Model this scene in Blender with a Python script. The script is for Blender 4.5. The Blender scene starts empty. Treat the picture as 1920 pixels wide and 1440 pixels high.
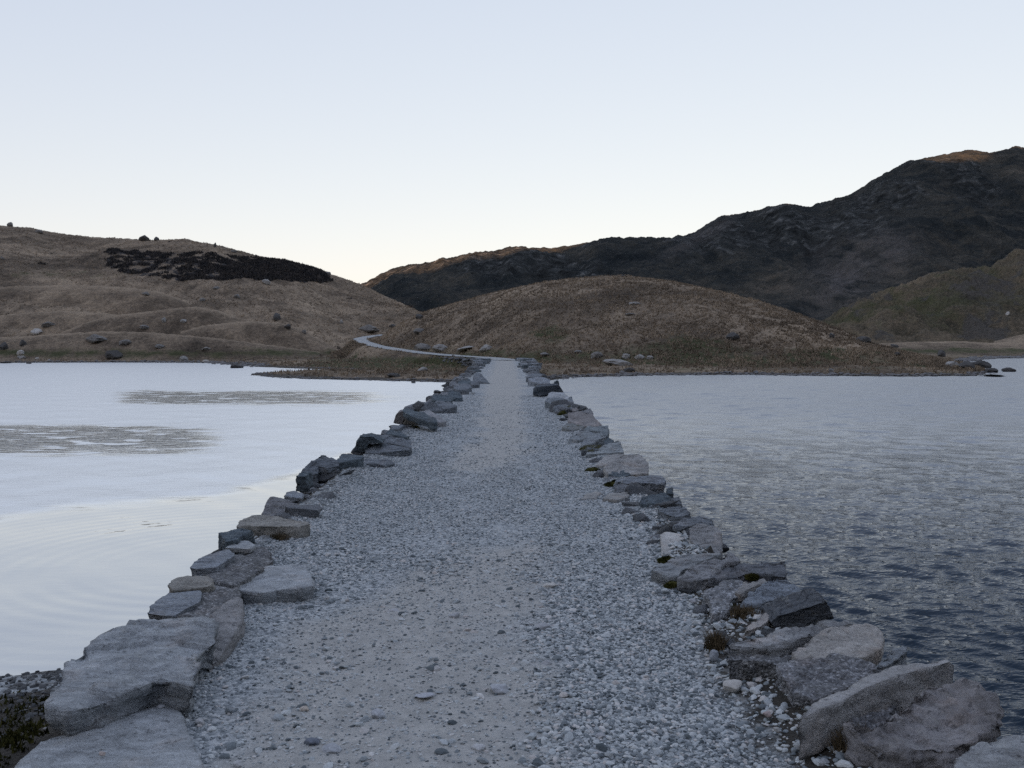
import bpy, bmesh, math, random
import numpy as np
from mathutils import Vector, Matrix, noise as mn

# ------------------------------------------------------------------ camera, sky, sun, exposure
S = bpy.context.scene
COL = S.collection
F, CX, CY, EYE, PITCH = 1750.0, 960.0, 720.0, 1.6, math.atan(72 / 1750.0)
cam_d = bpy.data.cameras.new('camera'); cam = bpy.data.objects.new('camera', cam_d); COL.objects.link(cam)
cam.location = (0, 0, EYE); cam.rotation_euler = (math.pi / 2 - PITCH, 0, 0)
cam_d.sensor_width = 36; cam_d.lens = 36 * F / 1920; cam_d.clip_start = 0.1; cam_d.clip_end = 20000
S.camera = cam

SUN_EL, SUN_AZ = math.radians(10.0), math.radians(200.0)      # azimuth clockwise from +Y (the view direction): behind, to the left
SUN_DIR = Vector((math.sin(SUN_AZ) * math.cos(SUN_EL), math.cos(SUN_AZ) * math.cos(SUN_EL), math.sin(SUN_EL)))
W = bpy.data.worlds.new('World'); S.world = W; W.use_nodes = True
wt = W.node_tree; wt.nodes.clear()
sky = wt.nodes.new('ShaderNodeTexSky'); sky.sky_type = 'NISHITA'; sky.sun_disc = False
sky.sun_elevation = SUN_EL; sky.sun_rotation = SUN_AZ; sky.altitude = 400
sky.air_density = 1.0; sky.dust_density = 1.0; sky.ozone_density = 1.0
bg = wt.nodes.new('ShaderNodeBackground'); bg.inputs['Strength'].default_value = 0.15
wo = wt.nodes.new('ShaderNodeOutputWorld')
sx = wt.nodes.new('ShaderNodeSeparateColor'); cx_ = wt.nodes.new('ShaderNodeCombineColor'); wt.links.new(sky.outputs[0], sx.inputs[0])   # tone curve put on each sky channel: a soft, pale gradient
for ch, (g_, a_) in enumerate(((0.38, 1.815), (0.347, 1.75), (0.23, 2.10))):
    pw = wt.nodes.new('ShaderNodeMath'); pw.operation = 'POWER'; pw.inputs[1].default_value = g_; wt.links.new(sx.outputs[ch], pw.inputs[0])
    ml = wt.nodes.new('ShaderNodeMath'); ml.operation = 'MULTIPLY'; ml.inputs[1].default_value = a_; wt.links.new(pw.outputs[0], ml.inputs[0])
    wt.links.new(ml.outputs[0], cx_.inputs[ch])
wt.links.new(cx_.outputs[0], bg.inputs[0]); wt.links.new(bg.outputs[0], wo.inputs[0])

sun_d = bpy.data.lights.new('sun', 'SUN'); sun_d.energy = 5.0; sun_d.angle = math.radians(0.35); sun_d.color = (1.0, 0.56, 0.29)
sun = bpy.data.objects.new('sun', sun_d); COL.objects.link(sun)
sun.rotation_euler = SUN_DIR.to_track_quat('Z', 'Y').to_euler(); sun.location = (0, -50, 60)

vs = S.view_settings
vs.view_transform = 'Standard'; vs.look = 'None'; vs.gamma = 1.0; vs.use_curve_mapping = False
vs.exposure = 1.0
S.cycles.max_bounces = 5; S.cycles.diffuse_bounces = 2; S.cycles.glossy_bounces = 3; S.cycles.transmission_bounces = 2
S.cycles.caustics_reflective = False; S.cycles.caustics_refractive = False
S.cycles.use_denoising = False

# ------------------------------------------------------------------ helpers
rng = np.random.default_rng(7)
random.seed(7)
cp, sp_ = math.cos(PITCH), math.sin(PITCH)
WATER_Z = -0.75

def ray(px, py):
    u, v = (px - CX) / F, (CY - py) / F
    return np.array((u, cp + v * sp_, -sp_ + v * cp))
def on_z(px, py, z):
    d = ray(px, py); t = (z - EYE) / d[2]
    return np.array((d[0] * t, d[1] * t, z))
def on_y(px, py, y):
    d = ray(px, py); t = y / d[1]
    return np.array((d[0] * t, y, EYE + d[2] * t))
def project(x, y, z):
    zc = y * cp - (z - EYE) * sp_; up = y * sp_ + (z - EYE) * cp
    return CX + F * x / zc, CY - F * up / zc

_perm = np.random.default_rng(3).permutation(512).astype(np.int64)
_grad = np.stack([np.cos(np.arange(512) * 2.39996), np.sin(np.arange(512) * 2.39996)], 1)
def perlin(x, y):
    x = np.asarray(x, float); y = np.asarray(y, float)
    xi = np.floor(x).astype(np.int64); yi = np.floor(y).astype(np.int64)
    xf = x - xi; yf = y - yi
    def g(ix, iy, dx, dy):
        h = _perm[(_perm[ix & 511] + iy) & 511]
        return _grad[h, 0] * dx + _grad[h, 1] * dy
    u = xf**3 * (xf * (xf * 6 - 15) + 10); v = yf**3 * (yf * (yf * 6 - 15) + 10)
    a = g(xi, yi, xf, yf); b = g(xi + 1, yi, xf - 1, yf)
    c = g(xi, yi + 1, xf, yf - 1); d = g(xi + 1, yi + 1, xf - 1, yf - 1)
    return ((a + (b - a) * u) * (1 - v) + (c + (d - c) * u) * v) * 1.5
def fbm(x, y, octv=4, gain=0.5, lac=2.03):
    s = 0; a = 1.0
    for o in range(octv):
        s = s + a * perlin(x + 17.3 * o, y - 9.1 * o); x = x * lac; y = y * lac; a *= gain
    return s
def ridged(x, y, octv=4):
    s = 0; a = 1.0
    for o in range(octv):
        s = s + a * (1 - 2 * np.abs(perlin(x + 31.3 * o, y - 5.7 * o))); x = x * 2.1; y = y * 2.1; a *= 0.5
    return s
def sstep(a, b, x):
    t = np.clip((x - a) / (b - a), 0, 1); return t * t * (3 - 2 * t)
def in_poly(px, py, poly):
    ins = np.zeros(np.shape(px), bool); n = len(poly)
    for i in range(n):
        x1, y1 = poly[i]; x2, y2 = poly[(i + 1) % n]
        if y1 == y2: continue
        c = ((y1 > py) != (y2 > py)) & (px < (x2 - x1) * (py - y1) / (y2 - y1) + x1)
        ins ^= c
    return ins
def seg_dist(x, y, pts, closed=False):
    """distance to a polyline and the z interpolated along it (pts: x, y[, z])"""
    best = np.full(np.shape(x), 1e9); bz = np.zeros(np.shape(x))
    n = len(pts)
    for i in range(n if closed else n - 1):
        a = pts[i]; b = pts[(i + 1) % n]
        dx, dy = b[0] - a[0], b[1] - a[1]; L = dx * dx + dy * dy + 1e-9
        t = np.clip(((x - a[0]) * dx + (y - a[1]) * dy) / L, 0, 1)
        d = np.hypot(x - a[0] - t * dx, y - a[1] - t * dy)
        m = d < best; best = np.where(m, d, best)
        if len(a) > 2: bz = np.where(m, a[2] + (b[2] - a[2]) * t, bz)
    return best, bz

def link(name, me, m=None, parent=None, loc=None):
    o = bpy.data.objects.new(name, me); COL.objects.link(o)
    if m is not None and me is not None: me.materials.append(m)
    if parent is not None: o.parent = parent
    if loc is not None: o.location = loc
    return o
def tag(o, label=None, cat=None, group=None, kind=None):
    if label: o['label'] = label
    if cat: o['category'] = cat
    if group: o['group'] = group
    if kind: o['kind'] = kind
    return o
def mesh_np(name, V, Fc, smooth=True):
    """V (n,3), Fc (m,k) faces of equal size k"""
    me = bpy.data.meshes.new(name)
    V = np.asarray(V, np.float32); Fc = np.asarray(Fc, np.int32); k = Fc.shape[1]
    me.vertices.add(len(V)); me.vertices.foreach_set('co', V.ravel())
    me.loops.add(Fc.size); me.loops.foreach_set('vertex_index', Fc.ravel())
    me.polygons.add(len(Fc)); me.polygons.foreach_set('loop_start', np.arange(0, Fc.size, k, dtype=np.int32))
    me.polygons.foreach_set('use_smooth', np.full(len(Fc), smooth, bool))
    me.update(calc_edges=True)
    return me
def grid_faces(nu, nv):
    i = np.arange(nu - 1)[:, None] * nv + np.arange(nv - 1)[None, :]
    return np.stack([i, i + nv, i + nv + 1, i + 1], -1).reshape(-1, 4)
def attr(me, name, vals):
    a = me.attributes.new(name, 'FLOAT', 'POINT'); a.data.foreach_set('value', np.asarray(vals, np.float32).ravel())

# ------------------------------------------------------------------ node helpers
def N(t, typ, props=None, out=0, **inp):
    n = t.nodes.new('ShaderNode' + typ)
    for k, v in (props or {}).items(): setattr(n, k, v)
    for k, v in inp.items():
        s = n.inputs[int(k[1:])] if k[0] == 'i' and k[1:].isdigit() else n.inputs[k.replace('_', ' ')]
        if isinstance(v, bpy.types.NodeSocket): t.links.new(v, s)
        else: s.default_value = v
    return n.outputs[out]
def mixc(t, f, a, b, blend='MIX'):
    def c(v): return v if isinstance(v, bpy.types.NodeSocket) else (*v, 1)[:4]
    return N(t, 'Mix', {'data_type': 'RGBA', 'blend_type': blend}, 2, i0=f, i6=c(a), i7=c(b))
def ma(t, op, a, b=0.0, clamp=False): return N(t, 'Math', {'operation': op, 'use_clamp': clamp}, 0, i0=a, i1=b)
def ramp(t, f, stops, interp='LINEAR'):
    n = t.nodes.new('ShaderNodeValToRGB'); t.links.new(f, n.inputs[0]); cr = n.color_ramp; cr.interpolation = interp
    while len(cr.elements) < len(stops): cr.elements.new(0.5)
    for e, (p, c) in zip(cr.elements, stops):
        e.position = p; e.color = (c, c, c, 1) if isinstance(c, (int, float)) else (*c, 1)[:4]
    return n.outputs[0]
def noi(t, vec, scale, detail=4, rough=0.55, dist=0.0): return N(t, 'TexNoise', None, 0, Vector=vec, Scale=scale, Detail=detail, Roughness=rough, Distortion=dist)
def mapping(t, vec, scale=(1, 1, 1), rot=(0, 0, 0), loc=(0, 0, 0)): return N(t, 'Mapping', None, 0, Vector=vec, Scale=scale, Rotation=rot, Location=loc)
def new_mat(name):
    m = bpy.data.materials.new(name); m.use_nodes = True; t = m.node_tree; t.nodes.clear()
    b = t.nodes.new('ShaderNodeBsdfPrincipled'); o = t.nodes.new('ShaderNodeOutputMaterial'); t.links.new(b.outputs[0], o.inputs[0])
    b.inputs['Specular IOR Level'].default_value = 0.25
    return m, t, b
def bump(t, b, h, dist, strength=1.0, base=None):
    n = t.nodes.new('ShaderNodeBump'); n.inputs['Distance'].default_value = dist; n.inputs['Strength'].default_value = strength
    t.links.new(h, n.inputs['Height'])
    if base is not None: t.links.new(base, n.inputs['Normal'])
    t.links.new(n.outputs[0], b.inputs['Normal']); return n.outputs[0]
def put(t, sock, v):
    if isinstance(v, bpy.types.NodeSocket): t.links.new(v, sock)
    else: sock.default_value = v if isinstance(v, (int, float)) else (*v, 1)[:4]

# ------------------------------------------------------------------ materials
def rock_material(name, grain=(1, 3, 8), rubble=False):
    m, t, b = new_mat(name)
    oi = t.nodes.new('ShaderNodeObjectInfo'); tc = t.nodes.new('ShaderNodeTexCoord')
    off = N(t, 'VectorMath', {'operation': 'SCALE'}, 0, i0=(37, 53, 71), Scale=oi.outputs['Random'])
    p = N(t, 'VectorMath', {'operation': 'ADD'}, 0, i0=tc.outputs['Object'], i1=off)
    big = noi(t, p, 3.0, 5, 0.6); mid = noi(t, mapping(t, p, grain, (0.3, 0.2, 0.5)), 9.0, 8, 0.72, 0.8); fine = noi(t, p, 70.0, 4, 0.7)
    v = ma(t, 'ADD', ma(t, 'MULTIPLY', big, 0.5), ma(t, 'ADD', ma(t, 'MULTIPLY', mid, 0.65), ma(t, 'MULTIPLY', fine, 0.35)))
    val = ramp(t, v, [(0.48, 0.25), (0.62, 0.70), (0.76, 1.05), (0.92, 1.45)])
    c = mixc(t, 1.0, oi.outputs['Color'], val, 'MULTIPLY')
    warm = ramp(t, noi(t, p, 4.7, 4, 0.6), [(0.55, 0.0), (0.72, 0.5)])
    c = mixc(t, warm, c, mixc(t, 1.0, c, (1.18, 1.0, 0.88), 'MULTIPLY'))
    lich = ramp(t, noi(t, p, 21.0, 3, 0.6), [(0.60, 0.0), (0.68, 0.8)])
    lz = ramp(t, noi(t, p, 2.3, 2), [(0.42, 0.0), (0.6, 1.0)])
    c = mixc(t, ma(t, 'MULTIPLY', ma(t, 'MULTIPLY', lich, lz), 0.55), c, (0.42, 0.42, 0.39))
    dark = ramp(t, noi(t, p, 34.0, 3, 0.6, 0.5), [(0.30, 1.0), (0.40, 0.0)])
    c = mixc(t, ma(t, 'MULTIPLY', dark, 0.6), c, (0.03, 0.032, 0.036))
    # moss that sits on the upward faces, as much as the alpha of the object colour asks for
    geo = t.nodes.new('ShaderNodeNewGeometry')
    nz = N(t, 'SeparateXYZ', None, 2, i0=geo.outputs['Normal'])
    ms = ma(t, 'ADD', noi(t, p, 6.0, 5, 0.65), ma(t, 'ADD', ma(t, 'MULTIPLY', nz, 0.12), oi.outputs['Alpha']))
    mossm = ramp(t, ms, [(0.86, 0.0), (0.94, 1.0)])
    c = mixc(t, mossm, c, mixc(t, fine, (0.018, 0.022, 0.008), (0.075, 0.07, 0.022)))
    put(t, b.inputs['Base Color'], c); b.inputs['Roughness'].default_value = 0.82
    h = ma(t, 'ADD', ma(t, 'MULTIPLY', mid, 1.0), ma(t, 'MULTIPLY', fine, 0.35))
    if rubble:
        vo = N(t, 'TexVoronoi', {'feature': 'F1'}, 0, Vector=p, Scale=75.0)
        vc = N(t, 'TexVoronoi', {'feature': 'F1'}, 1, Vector=p, Scale=75.0)
        c2 = mixc(t, 0.75, c, mixc(t, 1.0, c, ramp(t, N(t, 'SeparateColor', None, 0, i0=vc), [(0.0, 0.45), (0.7, 1.0), (0.9, 1.6), (1.0, 2.2)]), 'MULTIPLY'))
        put(t, b.inputs['Base Color'], c2)
        h = ma(t, 'SUBTRACT', ma(t, 'MULTIPLY', h, 0.6), ma(t, 'MULTIPLY', vo, 0.7))
        bump(t, b, h, 0.02, 1.0)
    else:
        bump(t, b, h, 0.030, 1.0)
    return m
M_slate = rock_material('slate', (1, 2.2, 7))
M_rock = rock_material('lichened_rock', (1, 1.5, 2))
M_rubble = rock_material('rubble_mortar', (1, 1, 1), True)

def moor_material(name, cols, rockiness=0.0, scale=1.0, bumpd=0.25):
    m, t, b = new_mat(name)
    geo = t.nodes.new('ShaderNodeNewGeometry'); P = geo.outputs['Position']
    n1 = noi(t, P, 0.035 * scale, 5, 0.6, 0.6); n2 = noi(t, P, 0.28 * scale, 5, 0.65, 0.3); n3 = noi(t, P, 2.2 * scale, 4, 0.7)
    v = ma(t, 'ADD', ma(t, 'MULTIPLY', n1, 0.62), ma(t, 'ADD', ma(t, 'MULTIPLY', n2, 0.38), ma(t, 'MULTIPLY', n3, 0.35)))
    c = ramp(t, v, [(0.52, cols[0]), (0.63, cols[1]), (0.71, cols[2]), (0.82, cols[3])])
    gr = N(t, 'Attribute', {'attribute_name': 'green'}, 2)
    gm = ramp(t, ma(t, 'ADD', gr, ma(t, 'MULTIPLY', ma(t, 'SUBTRACT', n2, 0.5), 1.4)), [(0.35, 0.0), (0.65, 1.0)])
    c = mixc(t, gm, c, mixc(t, n3, (0.038, 0.043, 0.028), (0.12, 0.122, 0.066)))
    dr = N(t, 'Attribute', {'attribute_name': 'dry'}, 2)  # paler crest rims: lit edges put into the hill colour
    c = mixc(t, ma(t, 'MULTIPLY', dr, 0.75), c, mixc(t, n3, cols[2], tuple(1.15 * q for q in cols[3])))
    he = N(t, 'Attribute', {'attribute_name': 'heather'}, 2)
    hm = ramp(t, ma(t, 'ADD', he, ma(t, 'MULTIPLY', ma(t, 'SUBTRACT', noi(t, P, 0.30, 5, 0.75), 0.5), 2.2)), [(0.42, 0.0), (0.55, 1.0)])
    c = mixc(t, ma(t, 'MULTIPLY', hm, N(t, 'Math', {'operation': 'GREATER_THAN'}, 0, i0=he, i1=0.02)), c, mixc(t, n3, (0.03, 0.033, 0.038), (0.08, 0.073, 0.07)))
    ro = N(t, 'Attribute', {'attribute_name': 'rock'}, 2)
    rm = ramp(t, ma(t, 'ADD', ro, ma(t, 'MULTIPLY', ma(t, 'SUBTRACT', n2, 0.5), 1.3)), [(0.45, 0.0), (0.6, 1.0)])
    c = mixc(t, rm, c, mixc(t, n3, (0.034, 0.032, 0.029), (0.16, 0.147, 0.13)))
    put(t, b.inputs['Base Color'], c); b.inputs['Roughness'].default_value = 0.95; b.inputs['Specular IOR Level'].default_value = 0.05
    bump(t, b, ma(t, 'ADD', n3, ma(t, 'MULTIPLY', n2, 2.0)), bumpd, 0.9)
    return m
MOOR = [(0.058, 0.049, 0.040), (0.145, 0.117, 0.090), (0.25, 0.20, 0.15), (0.40, 0.32, 0.235)]
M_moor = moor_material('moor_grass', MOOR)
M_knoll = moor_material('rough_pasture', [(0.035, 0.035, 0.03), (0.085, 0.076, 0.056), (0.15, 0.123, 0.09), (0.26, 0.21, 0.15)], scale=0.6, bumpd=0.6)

def mountain_material():
    m, t, b = new_mat('mountain_slope')
    geo = t.nodes.new('ShaderNodeNewGeometry'); P = geo.outputs['Position']
    n1 = noi(t, P, 0.006, 6, 0.6, 0.8); n2 = noi(t, P, 0.05, 6, 0.7, 0.4)
    n3 = noi(t, mapping(t, P, (1, 1, 0.25)), 0.12, 6, 0.7, 0.5); n4 = noi(t, P, 0.35, 4, 0.7)
    v = ma(t, 'ADD', ma(t, 'MULTIPLY', n1, 0.45), ma(t, 'ADD', ma(t, 'MULTIPLY', n2, 0.45), ma(t, 'MULTIPLY', n4, 0.2)))
    grass = ramp(t, v, [(0.42, (0.011, 0.016, 0.020)), (0.52, (0.029, 0.034, 0.036)), (0.60, (0.064, 0.063, 0.056)), (0.70, (0.135, 0.118, 0.097))])
    nz = N(t, 'SeparateXYZ', None, 2, i0=geo.outputs['Normal'])
    ro = N(t, 'Attribute', {'attribute_name': 'rock'}, 2)
    rm = ramp(t, ma(t, 'ADD', ma(t, 'SUBTRACT', ro, ma(t, 'MULTIPLY', nz, 0.35)), ma(t, 'MULTIPLY', ma(t, 'SUBTRACT', n2, 0.5), 1.6)), [(0.22, 0.0), (0.45, 1.0)])
    rock = ramp(t, n3, [(0.36, (0.012, 0.014, 0.015)), (0.5, (0.038, 0.042, 0.043)), (0.60, (0.080, 0.086, 0.088)), (0.70, (0.19, 0.195, 0.195))])
    c = mixc(t, rm, grass, rock)
    sc = N(t, 'Attribute', {'attribute_name': 'scree'}, 2)
    c = mixc(t, ma(t, 'MULTIPLY', sc, ramp(t, n2, [(0.35, 0.0), (0.6, 1.0)])), c, mixc(t, n4, (0.08, 0.078, 0.082), (0.17, 0.16, 0.158)))
    ta = N(t, 'Attribute', {'attribute_name': 'tan'}, 2)  # dry crest grass, made paler where the low sun should show
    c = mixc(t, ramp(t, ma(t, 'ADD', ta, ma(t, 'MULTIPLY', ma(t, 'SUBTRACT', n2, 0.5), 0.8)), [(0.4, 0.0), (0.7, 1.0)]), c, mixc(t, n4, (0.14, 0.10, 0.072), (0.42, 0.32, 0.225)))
    put(t, b.inputs['Base Color'], c); b.inputs['Roughness'].default_value = 0.95; b.inputs['Specular IOR Level'].default_value = 0.05
    bump(t, b, ma(t, 'ADD', ma(t, 'MULTIPLY', n3, 2.0), ma(t, 'ADD', n2, ma(t, 'MULTIPLY', n4, 0.5))), 3.0, 0.9)
    return m
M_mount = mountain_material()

def path_material():
    m, t, b = new_mat('path_grit')
    geo = t.nodes.new('ShaderNodeNewGeometry'); P = geo.outputs['Position']
    dirt = N(t, 'Attribute', {'attribute_name': 'dirt'}, 2)
    n1 = noi(t, P, 1.1, 5, 0.6, 0.4); n2 = noi(t, P, 9.0, 5, 0.7); n3 = noi(t, P, 85.0, 4, 0.75)
    vo = N(t, 'TexVoronoi', {'feature': 'F1'}, 0, Vector=P, Scale=45.0); vc = N(t, 'TexVoronoi', {'feature': 'F1'}, 1, Vector=P, Scale=45.0)
    vr = N(t, 'SeparateColor', None, 0, i0=vc)
    grit = ramp(t, ma(t, 'ADD', ma(t, 'MULTIPLY', vr, 0.6), ma(t, 'MULTIPLY', n3, 0.4)), [(0.15, (0.13, 0.15, 0.165)), (0.5, (0.35, 0.38, 0.40)), (0.8, (0.52, 0.545, 0.555)), (0.95, (0.66, 0.66, 0.65))])
    soil = ramp(t, ma(t, 'ADD', ma(t, 'MULTIPLY', n2, 0.6), ma(t, 'MULTIPLY', n3, 0.4)), [(0.3, (0.245, 0.25, 0.245)), (0.55, (0.42, 0.42, 0.405)), (0.75, (0.57, 0.565, 0.545))])
    dm = ramp(t, ma(t, 'ADD', dirt, ma(t, 'MULTIPLY', ma(t, 'SUBTRACT', n1, 0.5), 1.2)), [(0.35, 0.0), (0.62, 1.0)])
    c = mixc(t, dm, grit, soil)
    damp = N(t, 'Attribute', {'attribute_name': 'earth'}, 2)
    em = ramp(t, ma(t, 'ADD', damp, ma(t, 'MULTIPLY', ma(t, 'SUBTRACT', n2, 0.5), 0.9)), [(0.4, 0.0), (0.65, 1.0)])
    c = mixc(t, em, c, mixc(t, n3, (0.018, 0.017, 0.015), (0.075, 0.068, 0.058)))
    put(t, b.inputs['Base Color'], c); b.inputs['Roughness'].default_value = 0.9
    h = ma(t, 'ADD', ma(t, 'MULTIPLY', ma(t, 'SUBTRACT', 1.0, vo), ma(t, 'SUBTRACT', 1.1, dm)), ma(t, 'MULTIPLY', n3, 0.5))
    bump(t, b, h, 0.014, 0.9)
    return m
M_path = path_material()

def pebble_material(name, stops):
    m, t, b = new_mat(name)
    oi = t.nodes.new('ShaderNodeObjectInfo'); tc = t.nodes.new('ShaderNodeTexCoord')
    n = noi(t, tc.outputs['Object'], 3.0, 4, 0.7)
    c = ramp(t, oi.outputs['Random'], stops)
    c = mixc(t, 1.0, c, ramp(t, n, [(0.3, 0.72), (0.7, 1.22)]), 'MULTIPLY')
    put(t, b.inputs['Base Color'], c); b.inputs['Roughness'].default_value = 0.8
    return m
M_pebble = pebble_material('pebble', [(0.0, (0.07, 0.088, 0.10)), (0.3, (0.24, 0.27, 0.29)), (0.65, (0.46, 0.495, 0.51)), (0.88, (0.53, 0.555, 0.56)), (0.94, (0.48, 0.455, 0.44)), (1.0, (0.66, 0.66, 0.65))])

def water_material(name, calm):
    m, t, b = new_mat(name)
    g = t.nodes.new('ShaderNodeBsdfGlossy'); g.inputs['Color'].default_value = (0.92, 0.94, 0.97, 1); ms = t.nodes.new('ShaderNodeMixShader')  # added mirror share, beyond real water, to brighten the lakes
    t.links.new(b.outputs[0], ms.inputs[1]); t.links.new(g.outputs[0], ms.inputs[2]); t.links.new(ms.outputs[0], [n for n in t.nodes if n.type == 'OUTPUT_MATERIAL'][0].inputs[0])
    geo = t.nodes.new('ShaderNodeNewGeometry'); P = geo.outputs['Position']
    b.inputs['IOR'].default_value = 1.33; b.inputs['Specular IOR Level'].default_value = 0.5
    if calm:
        ruf = N(t, 'Attribute', {'attribute_name': 'ruffle'}, 2)
        st = noi(t, mapping(t, P, (0.35, 1.6, 1)), 1.0, 4, 0.7)
        r = ramp(t, ma(t, 'ADD', ruf, ma(t, 'MULTIPLY', ma(t, 'SUBTRACT', st, 0.5), 0.6)), [(0.15, 0.0), (0.8, 1.0)])
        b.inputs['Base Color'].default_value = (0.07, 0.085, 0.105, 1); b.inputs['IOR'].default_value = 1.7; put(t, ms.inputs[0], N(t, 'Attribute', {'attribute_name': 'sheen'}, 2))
        rr = ma(t, 'ADD', ma(t, 'MULTIPLY', r, 0.30), 0.03); put(t, b.inputs['Roughness'], rr); put(t, g.inputs['Roughness'], rr)
        w1 = noi(t, mapping(t, P, (1.0, 2.2, 1)), 2.2, 3, 0.6); w2 = noi(t, mapping(t, P, (1.0, 1.8, 1)), 7.0, 2, 0.5)
        amp = N(t, 'Attribute', {'attribute_name': 'chop'}, 2)
        h = ma(t, 'MULTIPLY', ma(t, 'ADD', w1, ma(t, 'MULTIPLY', w2, 0.35)), amp)
        t.links.new(bump(t, b, h, 0.03, 1.0), g.inputs['Normal'])
    else:
        b.inputs['Base Color'].default_value = (0.004, 0.021, 0.042, 1); b.inputs['IOR'].default_value = 1.34
        rr = N(t, 'Attribute', {'attribute_name': 'ruffle'}, 2); put(t, b.inputs['Roughness'], rr); put(t, g.inputs['Roughness'], rr)
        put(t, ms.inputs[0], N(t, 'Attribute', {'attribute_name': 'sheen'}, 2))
        rot = (0, 0, 0.45)
        w1 = noi(t, mapping(t, P, (0.8, 2.4, 1), rot), 1.5, 4, 0.65, 0.3); w2 = noi(t, mapping(t, P, (1.0, 2.0, 1), rot), 8.0, 3, 0.6)
        amp = N(t, 'Attribute', {'attribute_name': 'chop'}, 2)
        w0 = noi(t, mapping(t, P, (0.45, 1.0, 1), rot), 1.0, 3, 0.55, 0.4)
        h = ma(t, 'MULTIPLY', ma(t, 'ADD', ma(t, 'MULTIPLY', w0, N(t, 'Attribute', {'attribute_name': 'swell'}, 2)), ma(t, 'ADD', w1, ma(t, 'MULTIPLY', w2, 0.4))), amp)
        t.links.new(bump(t, b, h, 0.07, 1.0), g.inputs['Normal'])
    return m
M_calm = water_material('calm_water', True)
M_chop = water_material('rippled_water', False)

def blade_material(name, a, b_, c_, sc=0.5):
    m, t, b = new_mat(name)
    geo = t.nodes.new('ShaderNodeNewGeometry'); P = geo.outputs['Position']
    n = ma(t, 'ADD', ma(t, 'MULTIPLY', noi(t, P, sc, 4, 0.65), 0.6), ma(t, 'MULTIPLY', noi(t, P, sc * 14, 2), 0.4))
    put(t, b.inputs['Base Color'], ramp(t, n, [(0.38, a), (0.5, b_), (0.62, c_)])); b.inputs['Roughness'].default_value = 0.9
    b.inputs['Specular IOR Level'].default_value = 0.05
    return m
M_blade = blade_material('dry_grass', (0.15, 0.124, 0.098), (0.26, 0.212, 0.162), (0.42, 0.342, 0.258), 0.12)
M_heath = blade_material('dark_heather', (0.03, 0.033, 0.039), (0.052, 0.05, 0.052), (0.12, 0.105, 0.095))
M_moss = blade_material('moss', (0.012, 0.015, 0.006), (0.042, 0.044, 0.014), (0.10, 0.092, 0.030), 14.0)
M_tuft = blade_material('tussock', (0.035, 0.032, 0.018), (0.10, 0.078, 0.05), (0.20, 0.155, 0.10), 9.0)

# ------------------------------------------------------------------ the path that crosses the lake and climbs the far shore
def xc(y): return -0.22 - 0.0063 * y
def ztop(y): return 0.34 * sstep(50, 80, y)
PATH_PX = [(952, 674, 80.5), (925, 670.5, 87), (862, 667, 93), (800, 662, 101), (750, 655.5, 111), (708, 648.5, 121), (682, 641, 133), (674, 634.5, 146), (695, 630, 156), (722, 627, 164)]
PATH = [on_y(*p) for p in PATH_PX]
CAUSE = [np.array((xc(y), y, ztop(y))) for y in (50, 58, 66, 74, 80)]
def carve(x, y, z):
    d, pz = seg_dist(x, y, PATH)
    near = ((x > -15) & (x < -1) & (y < 97))
    z = z + (pz - 0.07 - z) * (1 - sstep(np.where(near, 1.25, 1.45), np.where(near, 1.6, 3.4), d))
    d, pz = seg_dist(x, y, CAUSE)
    return np.where(d < 2.6, np.minimum(z, pz - 0.14), z)

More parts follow.
